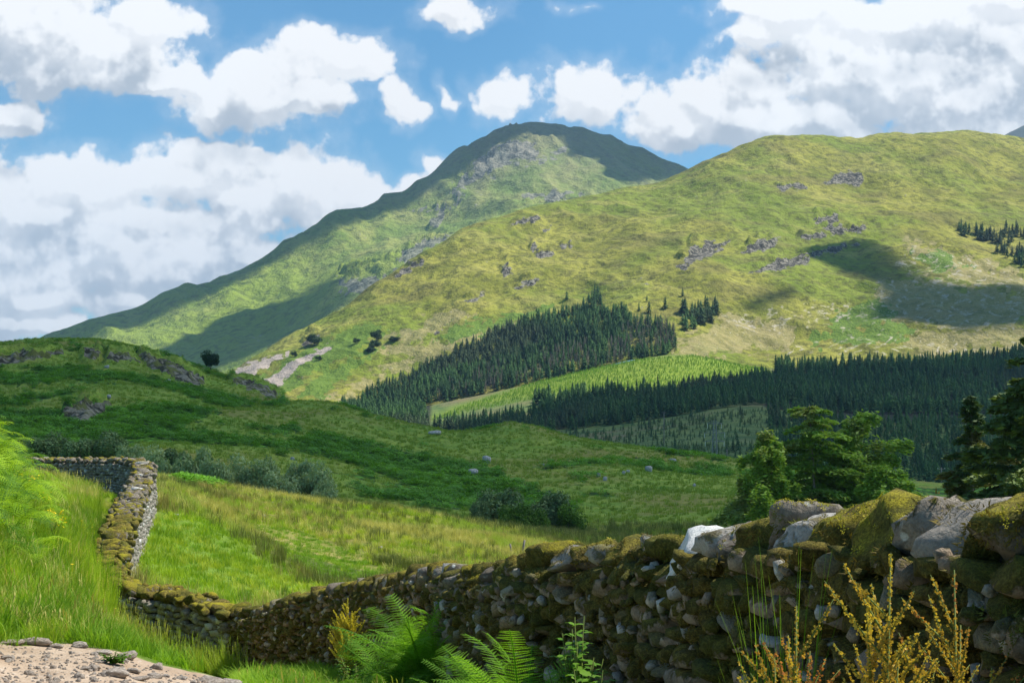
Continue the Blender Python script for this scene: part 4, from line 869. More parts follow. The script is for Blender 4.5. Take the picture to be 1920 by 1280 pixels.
# ------------------------------------------------------------------ broadleaf trees and bushes
def crown_pts(r, n, rx, ry, rz, lobes):
    L_ = []
    for i in range(lobes):
        a = r.uniform(0, 6.28); e = r.uniform(-.5, 1.0); q = r.uniform(.25, .62); L_.append((math.cos(a) * q * rx, math.sin(a) * q * ry, e * .55 * rz, r.uniform(.32, .55)))
    P = []
    for i in range(n):
        l = L_[r.randrange(lobes)]; v = Vector((r.gauss(0, 1), r.gauss(0, 1), r.gauss(0, 1))).normalized(); s = l[3] * (r.random() ** .35)
        P.append(((l[0] + v.x * s * rx, l[1] + v.y * s * ry, l[2] + v.z * s * rz), v))
    return P
def leafy(seed, w, h, n, leaf, lobes=9, base=.12):
    """crown of n small leaf faces about w wide, from base*h to h"""
    r = random.Random(seed); m = MB(); rz = h * (1 - base) / 2 * 1.25; cz = h * (base + 1) / 2 * .97
    for (p, v) in crown_pts(r, n, w * .62, w * .62, rz, lobes):
        x, y, z = p; z += cz
        if z < h * base * .4: z = h * base * .4 + r.random() * .2
        d = (v + Vector((r.gauss(0, .6), r.gauss(0, .6), r.gauss(0, .6) + .3))).normalized(); t = d.cross(Vector((r.gauss(0, 1), r.gauss(0, 1), r.gauss(0, 1)))).normalized(); b_ = d.cross(t); s = leaf * r.uniform(.6, 1.3)
        c = Vector((x, y, z)); m.add([c - t * s - b_ * s * .4, c + t * s * .2 - b_ * s * .6, c + t * s + b_ * s * .3, c - t * s * .1 + b_ * s * .6], [(0, 1, 2, 3)])
    return m
def limbs(seed, w, h, r0=.1, n=6):
    r = random.Random(seed); m = MB(); top = (r.uniform(-.1, .1) * w, r.uniform(-.1, .1) * w, h * .8)
    m.tube([(0, 0, -.3), (r.uniform(-.1, .1), 0, h * .3), top], [r0, r0 * .75, r0 * .2], 6)
    for i in range(n):
        a = r.uniform(0, 6.28); z = h * r.uniform(.15, .5); e = (math.cos(a) * w * .36, math.sin(a) * w * .36, z + h * r.uniform(.2, .4)); md = (e[0] * .5, e[1] * .5, z + (e[2] - z) * .35)
        m.tube([(0, 0, z), md, e], [r0 * .55, r0 * .35, r0 * .1], 5)
    return m
MAT_WILLOW = leafmat('willow_leaves', (.24, .32, .13), (.44, .52, .25), None, .3, .5)
MAT_ALDER = leafmat('alder_leaves', (.11, .17, .06), (.22, .31, .12), None, .25, .5)
MAT_FRESH = leafmat('fresh_leaves', (.07, .15, .015), (.15, .27, .03), None, .3, .5)
MAT_SCOTS = leafmat('pine_needles', (.02, .05, .02), (.05, .10, .03), None, .15, .5)
BUSHP = {}
def bush(name, px, pytop, wpx, Y, T, mat, label, var, group=None, cat='bush', flat=1.0):
    x = (px - CX) / F * Y; zg = float(T.z([x], [Y])[0]); zt = CZ + (HY - pytop) / F * Y; h = max(zt - zg, 1.0); w = wpx / F * Y
    key = (mat.name, var)
    if key not in BUSHP:
        BUSHP[key] = (leafy(40 + var * 7, 1.0, 1.0, 4200, .036, 8 + var % 3).build('crown', mat, None, link=False), limbs(var, 1, 1, .03).build('trunk', MAT_BARK, None, link=False))
    e = empty(name, (x, Y, zg - .1), random.uniform(0, 6.28)); e.scale = (w, w, h + .1); tag(e, label, cat, group)
    for src in BUSHP[key]:
        c = src.copy(); COL.objects.link(c); c.parent = e
    return e
LB = [(-25, 826, 90, 172, 1), (28, 820, 80, 172, 1), (72, 824, 66, 168, 1), (108, 815, 64, 170, 1), (150, 820, 70, 166, 1), (198, 808, 84, 168, 1), (246, 838, 54, 160, 0), (288, 842, 62, 156, 0), (330, 838, 66, 156, 1), (-80, 830, 90, 170, 1)]
for i, (px, pt, w, Y, k) in enumerate(LB):
    lab = ['third', 'third'][0] and ['dark rounded alder behind the far wall stretch, at the left edge of the photo', 'dark alder behind the ferns at the left', 'low dark alder right of the first one behind the far wall', 'dark alder behind the left end of the far wall stretch', 'dark alder behind the middle of the far wall stretch', 'tallest dark alder behind the far wall stretch', 'small grey-green willow just behind the wall corner', 'grey-green willow rising right of the wall corner', 'dark alder behind the left end of the willow row', 'dark alder outside the left edge'][i]
    bush('alder' if k else 'willow', px, pt, w, Y, HILL, MAT_ALDER if k else MAT_WILLOW, lab, i % 4, 'alders behind the far wall')
LW = [(318, 858, 56, 140), (372, 838, 74, 140), (405, 866, 60, 134), (432, 862, 76, 138), (474, 868, 60, 136), (508, 852, 50, 142), (520, 884, 70, 132), (560, 868, 62, 136), (590, 876, 70, 134), (606, 906, 52, 130)]
WL = ['short willow at the left end of the row behind the bright field', 'tallest round willow in the left half of the row', 'low willow in front of the tall round one', 'broad pale willow in the middle of the row', 'pale willow right of the broad middle one', 'slim upright willow with a darker top in the row', 'low spreading willow under the slim upright one', 'willow left of the big right-hand willow', 'big rounded willow near the right end of the row', 'last low willow at the right end of the row']
for i, (px, pt, w, Y) in enumerate(LW): bush('willow', px, pt, w, Y, MEADOW if Y < 140 else HILL, MAT_WILLOW, WL[i], i % 5, 'willow row behind the bright field')
for (px, pt, w, Y, mat, lab, nm) in [(935, 922, 88, 142, MAT_ALDER, 'big dark rounded bush at the foot of the shaded hill', 'bush'), (968, 950, 62, 138, MAT_FRESH, 'fresh green bush in front of the big dark one', 'bush'), (1032, 926, 76, 143, MAT_ALDER, 'second dark bush right of the big one at the hill foot', 'bush'),
    (1068, 948, 56, 141, MAT_FRESH, 'yellow-green bush right of the dark pair', 'bush'), (1010, 958, 50, 139, MAT_FRESH, 'low green bush between the two dark bushes', 'bush'), (905, 945, 40, 140, MAT_ALDER, 'small dark bush at the left of the big one', 'bush')]:
    bush(nm, px, pt, w, Y, HILL, mat, lab, 2 if nm == 'bush' else 1)
pp = hit(HILL, 396, 697, 300, 440); e = bush('pine', 395, 660, 36, pp.y, HILL, MAT_SCOTS, 'small dark pine standing alone on the rocky skyline', 3, cat='tree')
for (px, py, hh, w, lab) in [(590, 648, 22, 36, 'dark bush on the skyline above the scree'), (706, 640, 22, 24, 'upper dark tree in the cluster on the bracken slope'), (702, 655, 18, 22, 'lower dark tree in the cluster on the bracken slope'), (668, 645, 12, 14, 'lone round bush left of the cluster on the bracken slope'), (692, 662, 12, 16, 'small bush at the foot of the cluster on the bracken slope'), (738, 640, 10, 20, 'low bush right of the cluster on the bracken slope'), (552, 670, 12, 12, 'tiny tree between the two scree streaks'), (598, 676, 9, 12, 'tiny bush below the right scree streak')]:
    p = hit(BIG, px, py, 1252, 2000); bush('bush', px, py - hh, w, p.y, BIG, MAT_SCOTS, lab, 1)
# ------------------------------------------------------------------ larches and spruces beyond the wall
MAT_LARCH = leafmat('larch_needles', (.19, .33, .04), (.40, .56, .09), (.30, .36, .09), .3, .8)
MAT_SPRUCE = leafmat('near_spruce_needles', (.05, .095, .025), (.15, .21, .055), (.20, .19, .05), .15, .5)
MAT_LBARK = material('larch_bark', lambda g: princ(g, g.mix(g.noise(g.pos((1, 1, .3)), 8, 4), (.16, .12, .09), (.42, .36, .29)), .95, g.noise(g.pos((1, 1, .3)), 14, 4), .6, .02))
def big_tree(name, px, pytop, Y, w, mat, label, seed, nl=46, dens=1.0, droop=.25, power=.6, z0=.12, leaf=.15, lopside=0.0, group=None, bark=None, bend=0.0, rnd=False):
    r = random.Random(seed); x = (px - CX) / F * Y; zg = float(MEADOW.z([x], [Y])[0]); h = CZ + (HY - pytop) / F * Y - zg
    root = empty(name, (x, Y, zg)); tag(root, label, 'tree', group)
    tb = MB(); tb.tube([(0, 0, -.3), (bend * .2, 0, h * .35), (bend * .6, 0, h * .7), (bend, 0, h)], [.17, .13, .07, .015], 7)
    cr = MB()
    for i in range(nl):
        f = z0 + (1 - z0) * (i + r.random()) / nl; a = r.uniform(0, 2 * math.pi); z = h * f
        Lm = w * .5 * ((1 - f) ** power if not rnd else max(.12, math.sin(math.pi * min(1, (f + .12) ** .85 * .92))) ** .6) * r.uniform(.55, 1.2) * (1 + lopside * math.cos(a)) + .25
        bx = bend * f; c, s = math.cos(a), math.sin(a); up = r.uniform(-.05, .22)
        pts = [(bx + c * Lm * t, s * Lm * t, z + Lm * (up * t * 1.6 - droop * t * t * 1.4)) for t in (0, .35, .7, 1)]
        if Lm > .5: tb.tube(pts, [.035 * (1 - f) + .02, .022, .012, .004], 4)
        n = int((36 + Lm * 150) * dens)
        for k in range(n):
            t = r.random() ** .75; q = min(int(t * 3), 2); u = t * 3 - q; P = [pts[q][j] + (pts[q + 1][j] - pts[q][j]) * u for j in range(3)]
            sp = (.16 + .30 * Lm * .5 * math.sin(math.pi * min(t * .8 + .15, 1))) ; o1 = r.gauss(0, sp * .6); o2 = r.gauss(0, sp * .3)
            P[0] += -s * o1 + c * o2; P[1] += c * o1 + s * o2; P[2] += -abs(o1) * .25 - abs(r.gauss(0, .09)) + .03
            if rnd: P[2] += r.gauss(-.05, .24)
            d = Vector((r.gauss(c, .8), r.gauss(s, .8), r.gauss(-.15, .35))).normalized(); b_ = d.cross(Vector((r.gauss(0, .5), r.gauss(0, .5), 1))).normalized(); l = leaf * r.uniform(.6, 1.6); wd = l * .42; C_ = Vector(P)
            cr.add([C_ - d * l, C_ + b_ * wd, C_ + d * l, C_ - b_ * wd], [(0, 1, 2, 3)])
    cr.build('crown', mat, root); tb.build('trunk', bark or MAT_LBARK, root, True); return root
gl = 'larches behind the mossy wall'
big_tree('larch', 1448, 812, 104, 6.4, MAT_LARCH, 'left larch behind the white quartz stone, with a long drooping branch to the left', 1, 50, 1.3, .3, .35, .15, .17, -.35, gl, rnd=True)
big_tree('larch', 1530, 758, 106, 8.4, MAT_LARCH, 'tallest larch behind the mossy wall, with a thin leaning tip', 2, 64, 1.3, .22, .34, .10, .17, .1, gl, bend=-.5)
big_tree('larch', 1604, 782, 108, 8.6, MAT_LARCH, 'round-topped larch to the right of the tallest one', 3, 66, 1.35, .2, .42, .10, .17, .2, gl, rnd=True)
big_tree('larch', 1662, 880, 102, 6.4, MAT_LARCH, 'low larch at the right end of the group, above the yellow moss boulder', 4, 40, 1.4, .2, .45, .08, .17, 0, gl, rnd=True)
big_tree('larch', 1425, 915, 100, 3.0, MAT_LARCH, 'lowest larch at the left end of the group', 5, 30, 1.3, .3, .45, .08, .17, 0, gl, rnd=True)
gs = 'spruces at the right edge'
big_tree('spruce', 1940, 622, 56, 8.0, MAT_SPRUCE, 'tall dark spruce cut off by the right edge, with russet branch ends', 6, 90, 2.0, .16, .75, .06, .14, 0, gs, MAT_BARK)
big_tree('spruce', 1822, 742, 70, 4.6, MAT_SPRUCE, 'slender pointed spruce to the left of the tall one', 7, 74, 1.9, .25, .85, .05, .14, 0, gs, MAT_BARK)
big_tree('spruce', 1880, 830, 62, 4.6, MAT_SPRUCE, 'low spruce filling the gap under the other two', 8, 50, 1.9, .25, .7, .05, .14, 0, gs, MAT_BARK)
# ------------------------------------------------------------------ grass
MAT_GRASS = leafmat('grass_blades', (.17, .29, .015), (.40, .54, .035), (.44, .50, .06), .42, .5)
MAT_GREEN = leafmat('lush_blades', (.11, .23, .015), (.25, .43, .03), None, .42, .8)
MAT_STRAW = leafmat('dry_blades', (.44, .42, .10), (.62, .58, .20), (.36, .46, .07), .35, .4)
MAT_RUSH = leafmat('rush_blades', (.10, .14, .03), (.24, .26, .06), (.42, .36, .11), .2, .3)
def tuft(seed, n, h, spread, wd, mat, lean=.45, seedhead=0.0, segs=3):
    r = random.Random(seed); m = MB()
    for i in range(n):
        a = r.uniform(0, 6.28); q = spread * math.sqrt(r.random()); bx, by = q * math.cos(a), q * math.sin(a); L_ = h * r.uniform(.5, 1.15); a2 = a + r.gauss(0, .8); ln = lean * r.uniform(.2, 1.3)
        dx, dy = math.cos(a2), math.sin(a2); px_, py_ = -dy, dx; V = []
        for k in range(segs + 1):
            t = k / segs; o = L_ * ln * t * t; z = L_ * t * (1 - .25 * ln * t); w = wd * (1 - t) ** .6 * .5 + .0004
            V += [(bx + dx * o - px_ * w, by + dy * o - py_ * w, z), (bx + dx * o + px_ * w, by + dy * o + py_ * w, z)]
        m.add(V, [(2 * k, 2 * k + 1, 2 * k + 3, 2 * k + 2) for k in range(segs)])
        if r.random() < seedhead:
            o = L_ * ln; z = L_ * (1 - .25 * ln)
            for j in range(5):
                zz_ = z - j * .022 * h / .5; s = .007; m.add([(bx + dx * o - s, by + dy * o, zz_), (bx + dx * o, by + dy * o + s, zz_ + .02), (bx + dx * o + s, by + dy * o, zz_), (bx + dx * o, by + dy * o - s, zz_ - .02)], [(0, 1, 2, 3)])
    return m.build('tuft', mat, None, link=False)
T_TALL = [tuft(i, 34, .62, .16, .011, MAT_GRASS, .5, .1) for i in range(3)] + [tuft(5, 26, .75, .14, .007, MAT_STRAW, .4, .7), tuft(6, 40, .5, .2, .012, MAT_GREEN, .6)]
T_SHORT = [tuft(10 + i, 44, .19, .15, .007, MAT_GREEN, .8) for i in range(3)] + [tuft(14, 44, .17, .15, .007, MAT_GRASS, .8), tuft(15, 30, .22, .12, .005, MAT_STRAW, .7, .2)]
T_FIELD = [tuft(20 + i, 30, .26, .22, .016, MAT_GRASS, .6) for i in range(2)] + [tuft(23, 30, .24, .22, .016, MAT_GREEN, .6), tuft(24, 30, .42, .20, .013, MAT_STRAW, .45, .3), tuft(25, 34, .55, .20, .014, MAT_RUSH, .3)]
rg = np.random.RandomState(33)
WP = np.concatenate([FARW.S[:, :2], NEARW.S[:, :2]])
def clear_wall(P, d=.42):
    k = np.ones(len(P), bool)
    for c in range(0, len(P), 3000): k[c:c + 3000] = np.sqrt(((P[c:c + 3000, None, :2] - WP[None]) ** 2).sum(-1)).min(1) > d
    return k
def area_pts(pxr, Yr, dens, test, T=MEADOW):
    n = int((pxr[1] - pxr[0]) / F * (Yr[1] ** 2 - Yr[0] ** 2) / 2 * dens); Y = np.sqrt(rg.uniform(Yr[0] ** 2, Yr[1] ** 2, n)); px = rg.uniform(*pxr, n); P = zof(T, px, Y)
    py = HY - (P[:, 2] - CZ) / Y * F; k = test(px, py, Y) if test else np.ones(n, bool); P, px, py = P[k], px[k], py[k]; k = clear_wall(P); return P[k], px[k], py[k]
pathd = lambda px, py: polysd(px, py, PATH_POLY)
xl = lambda Y: FARW.S[np.abs(FARW.S[None, :, 1] - Y[:, None]).argmin(1), 0] / FARW.S[np.abs(FARW.S[None, :, 1] - Y[:, None]).argmin(1), 1] * F + CX
P, px, py = area_pts((-260, 330), (9.5, 64), 26, lambda a, b, Y: (pathd(a, b) < -6) & (a < np.interp(Y, [9.5, 22, 31, 40, 50, 58, 64], [180, 260, 225, 220, 250, 262, 262])))
nz = fbm(P[:, 0] * .4, P[:, 1] * .4, oct=3, seed=5)
pid = np.where(nz > .42, 3, np.where(nz < -.12, 4, rg.randint(0, 3, len(P)))); mixr = rg.rand(len(P)); pid = np.where(mixr < .06, 3, np.where(mixr > .8, rg.randint(0, 3, len(P)), pid))
edge = np.clip(-pathd(px, py) / 60, .3, 1); near = np.clip((P[:, 1] - 9) / 12, .35, .85) * np.where((px > 185) & (P[:, 1] > 14), .5, 1)
scatter('grass', P, T_TALL, 'tall bright meadow grass on the bank left of the wall', 'grass', sc=rg.uniform(.6, 1.15, len(P)) * edge * near, pid=pid, tilt=.1)
P, px, py = area_pts((-200, 230), (10, 16), 60, lambda a, b, Y: (pathd(a, b) < -2)); scatter('grass', P, T_SHORT, 'short grass along the top edge of the path', 'grass', sc=rg.uniform(.7, 1.3, len(P)), tilt=.1)
P, px, py = area_pts((150, 1300), (6.5, 27.5), 75, lambda a, b, Y: (pathd(a, b) < -2) & (a > np.interp(Y, [6, 20, 28], [100, 230, 250])))
nz = fbm(P[:, 0] * .5, P[:, 1] * .5, oct=3, seed=6)
scatter('grass', P, T_SHORT, 'lush green verge grass below the mossy wall', 'grass', sc=rg.uniform(.6, 1.2, len(P)) * (1 + .35 * nz) * (1 + .3 * (P[:, 1] > 19)), pid=np.where(nz > .25, 3 + (rg.rand(len(P)) < .4), rg.randint(0, 3, len(P))), tilt=.1)
P, px, py = area_pts((225, 1250), (30.5, 106), 11, lambda a, b, Y: (a > np.interp(Y, [31, 33, 40, 50, 58, 64], [260, 240, 245, 265, 280, 240])))
lush = (polysd(px, py, LUSHF) > rg.normal(0, 12, len(px))) | (polysd(px, py, SHADEF) > rg.normal(0, 6, len(px))); nz = fbm(P[:, 0] * .12, P[:, 1] * .12, oct=4, seed=8)
pid = np.where(lush, rg.randint(0, 3, len(px)), np.where(nz > .24, 3, np.where(nz < -.28, 4, rg.choice([0, 0, 1, 1, 3, 2], len(px)))))
pid = np.where((rg.rand(len(px)) < .12) & ~lush, 4, pid); dk = polysd(px, py, SHADEF) > 0; pid = np.where(dk, np.where(rg.rand(len(px)) < .9, 2, 0), pid)
scatter('grass', P, T_FIELD, 'sunlit green and straw-coloured pasture grass with rushes beyond the wall', 'grass', sc=rg.uniform(.65, 1.25, len(P)) * np.where(dk, .75, 1), pid=pid, tilt=.08)
P, px, py = area_pts((200, 1500), (104, 150), 3.0, None)
scatter('grass', P, T_FIELD, 'shaded rough grass at the foot of the dark hill', 'grass', sc=rg.uniform(1.0, 1.9, len(P)), pid=rg.choice([1, 2, 4, 4, 3], len(P)), tilt=.08)
P, px, py = area_pts((1000, 3600), (4.5, 104), 4.5, lambda a, b, Y: a > np.interp(Y, [4.5, 7, 10, 13, 30], [2300, 1750, 1350, 1250, 1240]))
scatter('grass', P, T_FIELD, 'pasture grass on the far side of the mossy wall', 'grass', sc=rg.uniform(.7, 1.3, len(P)), pid=rg.choice([0, 1, 2, 2, 3], len(P)), tilt=.08)
# bracken clumps on the dark hill
MAT_BRK = leafmat('bracken_leaves', (.08, .22, .015), (.20, .42, .035), None, .3, .12)
MAT_HEATH = leafmat('rough_grass', (.19, .29, .03), (.34, .41, .06), None, .25, .06)
def clumpm(seed, n, w, h, leaf, mat):
    r = random.Random(seed); m = MB()
    for i in range(n):
        a = r.uniform(0, 6.28); q = w * .5 * math.sqrt(r.random()); z = h * (1 - (q / (w * .5)) ** 2 * .6) * r.uniform(.5, 1); d = Vector((math.cos(a) + r.gauss(0, .5), math.sin(a) + r.gauss(0, .5), r.uniform(-.3, .5))).normalized(); b_ = d.cross(Vector((0, 0, 1))).normalized()
        l = leaf * r.uniform(.7, 1.4); c = Vector((q * math.cos(a), q * math.sin(a), z)); m.add([c - d * l * .4, c + b_ * l * .35, c + d * l, c - b_ * l * .35], [(0, 1, 2, 3)])
    return m.build('clump', mat, None, link=False)
BRKP = [clumpm(i, 60, 1.7, .9, .24, MAT_BRK) for i in range(4)]; HTHP = [tuft(60 + i, 26, .5, .35, .05, MAT_HEATH, .5, 0, 2) for i in range(2)]
P, px, py = area_pts((-60, 1500), (138, 400), .95, None, HILL)
kk = k_hill(px, py, P[:, 0], P[:, 1]); on = (kk['brack'] + fbm(P[:, 0] * .12, P[:, 1] * .12, oct=3, seed=4) * .5 > .52) & (kk['rock'] < .3)
scatter('bracken', P[on], BRKP, 'dark green bracken covering the shaded hill', 'bracken', sc=rg.uniform(.6, 1.25, on.sum()), tilt=.15)
off = ~on & (kk['rock'] < .4) & (rg.rand(len(on)) < .55)
scatter('rough_grass', P[off], HTHP, 'olive rough grass between the bracken on the shaded hill', 'grass', sc=rg.uniform(.6, 1.4, off.sum()), tilt=.1)
a, b = in_poly_px([(328, 908), (340, 896), (375, 893), (410, 903), (425, 912), (380, 912), (345, 916)], 1.6, rg); Pm = hits(MEADOW, a, b, 60, 100)
scatter('bracken', Pm, BRKP, 'bright green bracken mound at the top of the field', 'bracken', sc=rg.uniform(.5, .8, len(Pm)), tilt=.2)
# ------------------------------------------------------------------ ferns and foreground plants
MAT_FERN = leafmat('fern_green', (.08, .21, .015), (.26, .50, .04), None, .5, 1.2)
MAT_BRIGHT = leafmat('bracken_green', (.20, .36, .02), (.42, .60, .05), None, .45, 1.0)
MAT_STEM = leafmat('green_stem', (.12, .17, .03), (.20, .24, .06), None, .1, 1.0)
def frond(seed, mat, Ln=1.0, n=26, wid=.2, arch=.9, sub=6):
    """a pinnate frond that leaves the origin upward along +X and arches over"""
    r = random.Random(seed); m = MB(); P = []; ang = math.radians(78); x = z = 0; ds = Ln / 24
    for i in range(25):
        P.append((x, 0, z)); x += math.cos(ang) * ds; z += math.sin(ang) * ds; ang -= arch * 1.7 / 24 * (.4 + 1.2 * i / 24)
    m.tube(P[::3] + [P[-1]], [.006 * (1 - k / 10) + .0012 for k in range(len(P[::3]) + 1)], 4)
    for i in range(n):
        t = .16 + .83 * (i + .5) / n; k = min(int(t * 24), 23); u = t * 24 - k; c = Vector([P[k][j] + (P[k + 1][j] - P[k][j]) * u for j in range(3)]); T_ = (Vector(P[k + 1]) - Vector(P[k])).normalized()
        pl = wid * (math.sin(math.pi * min(1, (t - .1) * .98)) ** .7) * (1 - .45 * t) * r.uniform(.85, 1.1) + .012
        nrm = Vector((0, 1, 0)).cross(T_).normalized() * -1
        for sd in (1, -1):
            d = (Vector((0, sd, 0)) + T_ * .38 + nrm * r.uniform(-.3, .02)).normalized(); w0 = Ln / n * .40
            for j in range(sub):
                f0, f1 = j / sub, (j + .82) / sub; wj = w0 * (1 - .75 * f0); q0, q1 = c + d * pl * f0, c + d * pl * f1; qt = T_ * wj
                dr = nrm * (-.06 * pl * f1); m.add([q0 + dr, q0 + qt * .95 + d * pl * .10 + dr, q1 + dr * 1.2, q0 - qt * .95 + d * pl * .10 + dr], [(0, 1, 2), (0, 2, 3)])
    return m.build('frond', mat, None, link=False)
FR = [frond(i, MAT_FERN, 1.0, 36, .15, [.8, 1.15, 1.4, .6][i], 11) for i in range(4)]
def fern(px, Y, n, size, label, seed, spread=(0, 6.28), tlt=(.0, .55), mats=None, name='fern'):
    r = random.Random(seed); x = (px - CX) / F * Y; root = empty(name, (x, Y, float(MEADOW.z([x], [Y])[0]) - .02)); tag(root, label, 'fern')
    for i in range(n):
        o = FR[r.randrange(4)].copy(); COL.objects.link(o); o.parent = root; s = size * r.uniform(.45, 1.05)
        o.rotation_euler = (r.gauss(0, .35), r.uniform(*tlt), spread[0] + (spread[1] - spread[0]) * (i + r.random()) / n); o.scale = (s, s * r.uniform(.9, 1.15), s)
    return root
fern(808, 13.8, 150, 1.36, 'big bright green fern spreading over the gap in the mossy wall', 2, tlt=(-.4, .4))
fern(845, 14.6, 34, 1.55, 'upright fern tucked against the wall just right of the big fern', 3, tlt=(-.1, .35))
fern(735, 13.2, 30, .95, 'low fern at the left foot of the big fern', 9, tlt=(.1, .8))
fern(978, 8.9, 80, 1.02, 'smaller fern at the wall foot, left of the leafy weed', 4, tlt=(-.4, .4))
fern(915, 9.6, 46, .78, 'low fern between the big fern and the smaller one', 5, tlt=(-.2, .6))
fern(858, 10.8, 30, .9, 'dark low fern at the bottom of the photo under the big fern', 6, tlt=(.2, .9))
# bracken on the bank at the left edge
BF = [frond(20 + i, MAT_BRIGHT, 1.0, 20, .30, [.9, 1.2, 1.4][i], 5) for i in range(3)]
MAT_BRIGHT2 = leafmat('bracken_green_deep', (.06, .16, .015), (.16, .30, .03), None, .4, 1.0); BF += [frond(30 + i, MAT_BRIGHT2, 1.0, 20, .28, [1.0, 1.3][i], 5) for i in range(2)]
P = []; rs = []; sc = []
rb = random.Random(8)
for i in range(190):
    px_, Y_ = rb.uniform(-160, 74), rb.uniform(14.5, 27); lim = 74 - (Y_ - 15) * .5 + rb.gauss(0, 6)
    if px_ > lim: continue
    x_ = (px_ - CX) / F * Y_; z_ = float(MEADOW.z([x_], [Y_])[0]); hz = rb.uniform(.2, .75) * (1 if px_ < 40 else .55)
    for k in range(5): P.append((x_, Y_, z_ + hz)); rs.append((rb.gauss(0, .15), rb.uniform(.1, .8), rb.uniform(0, 6.28))); sc.append(rb.uniform(.5, .85) * (1 if px_ < 50 else .75))
scatter('bracken', P, BF, 'yellow-green bracken heaped up at the left edge of the bank', 'bracken', sc=sc, rs=np.array(rs))
# ragwort
MAT_YEL = leafmat('yellow_petals', (.75, .52, .01), (.85, .70, .04), None, .2, 5)
def ragwort(px, Y, h, nh, label):
    r = random.Random(int(px * 7)); x = (px - CX) / F * Y; root = empty('ragwort', (x, Y, float(MEADOW.z([x], [Y])[0]))); tag(root, label, 'wildflower', 'ragwort on the bank')
    st = MB()
    for i in range(nh):
        fl = MB(); a, q = r.uniform(0, 6.28), r.uniform(0, .32); e = (q * math.cos(a), q * math.sin(a), h * r.uniform(.72, 1.05)); st.tube([(0, 0, 0), (e[0] * .4, e[1] * .4, e[2] * .6), e], [.006, .005, .003], 4)
        for k in range(11):
            c = Vector((e[0] + r.gauss(0, .045), e[1] + r.gauss(0, .045), e[2] + r.gauss(0, .03))); s = .016
            fl.add([c + Vector((s * math.cos(t), s * math.sin(t), r.gauss(0, .006))) for t in (0, 1.05, 2.1, 3.14, 4.19, 5.24)], [(0, 1, 2, 3, 4, 5)])
        for k in range(5):
            t = r.random(); c = Vector(e) * t; d = Vector((r.gauss(0, 1), r.gauss(0, 1), .3)).normalized() * .09; b_ = d.cross(Vector((0, 0, 1))).normalized() * .02; st.add([c, c + d * .5 + b_, c + d, c + d * .5 - b_], [(0, 1, 2, 3)])
        fl.build('flower_head', MAT_YEL, root)
    st.build('stem', MAT_STEM, root)
for px_, Y_, h_, nh_, lb in [(30, 20.5, .75, 7, 'ragwort with yellow heads beside the bracken, leftmost of the three plants'), (62, 21.5, .6, 6, 'ragwort with yellow heads, middle one of the three plants'), (98, 20.5, .65, 8, 'ragwort with the brightest yellow heads, right one of the three plants'), (58, 34, .7, 6, 'small ragwort up the bank close to the far wall')]: ragwort(px_, Y_, h_, nh_, lb)
P, px, py = area_pts((-50, 215), (13, 40), .9, None)
dot = MB(); dot.add([(.018 * math.cos(t), .018 * math.sin(t), .45 + .004 * math.sin(3 * t)) for t in (0, 1.05, 2.1, 3.14, 4.19, 5.24)], [(0, 1, 2, 3, 4, 5)]); dot.add([(-.002, 0, 0), (.002, 0, 0), (.002, 0, .45), (-.002, 0, .45)], [(0, 1, 2, 3)])
DOT = dot.build('buttercup', MAT_YEL, None, link=False)
scatter('buttercups', P, [DOT], 'small yellow buttercups dotted through the bank grass', 'wildflowers', sc=rg.uniform(.8, 1.4, len(P)))
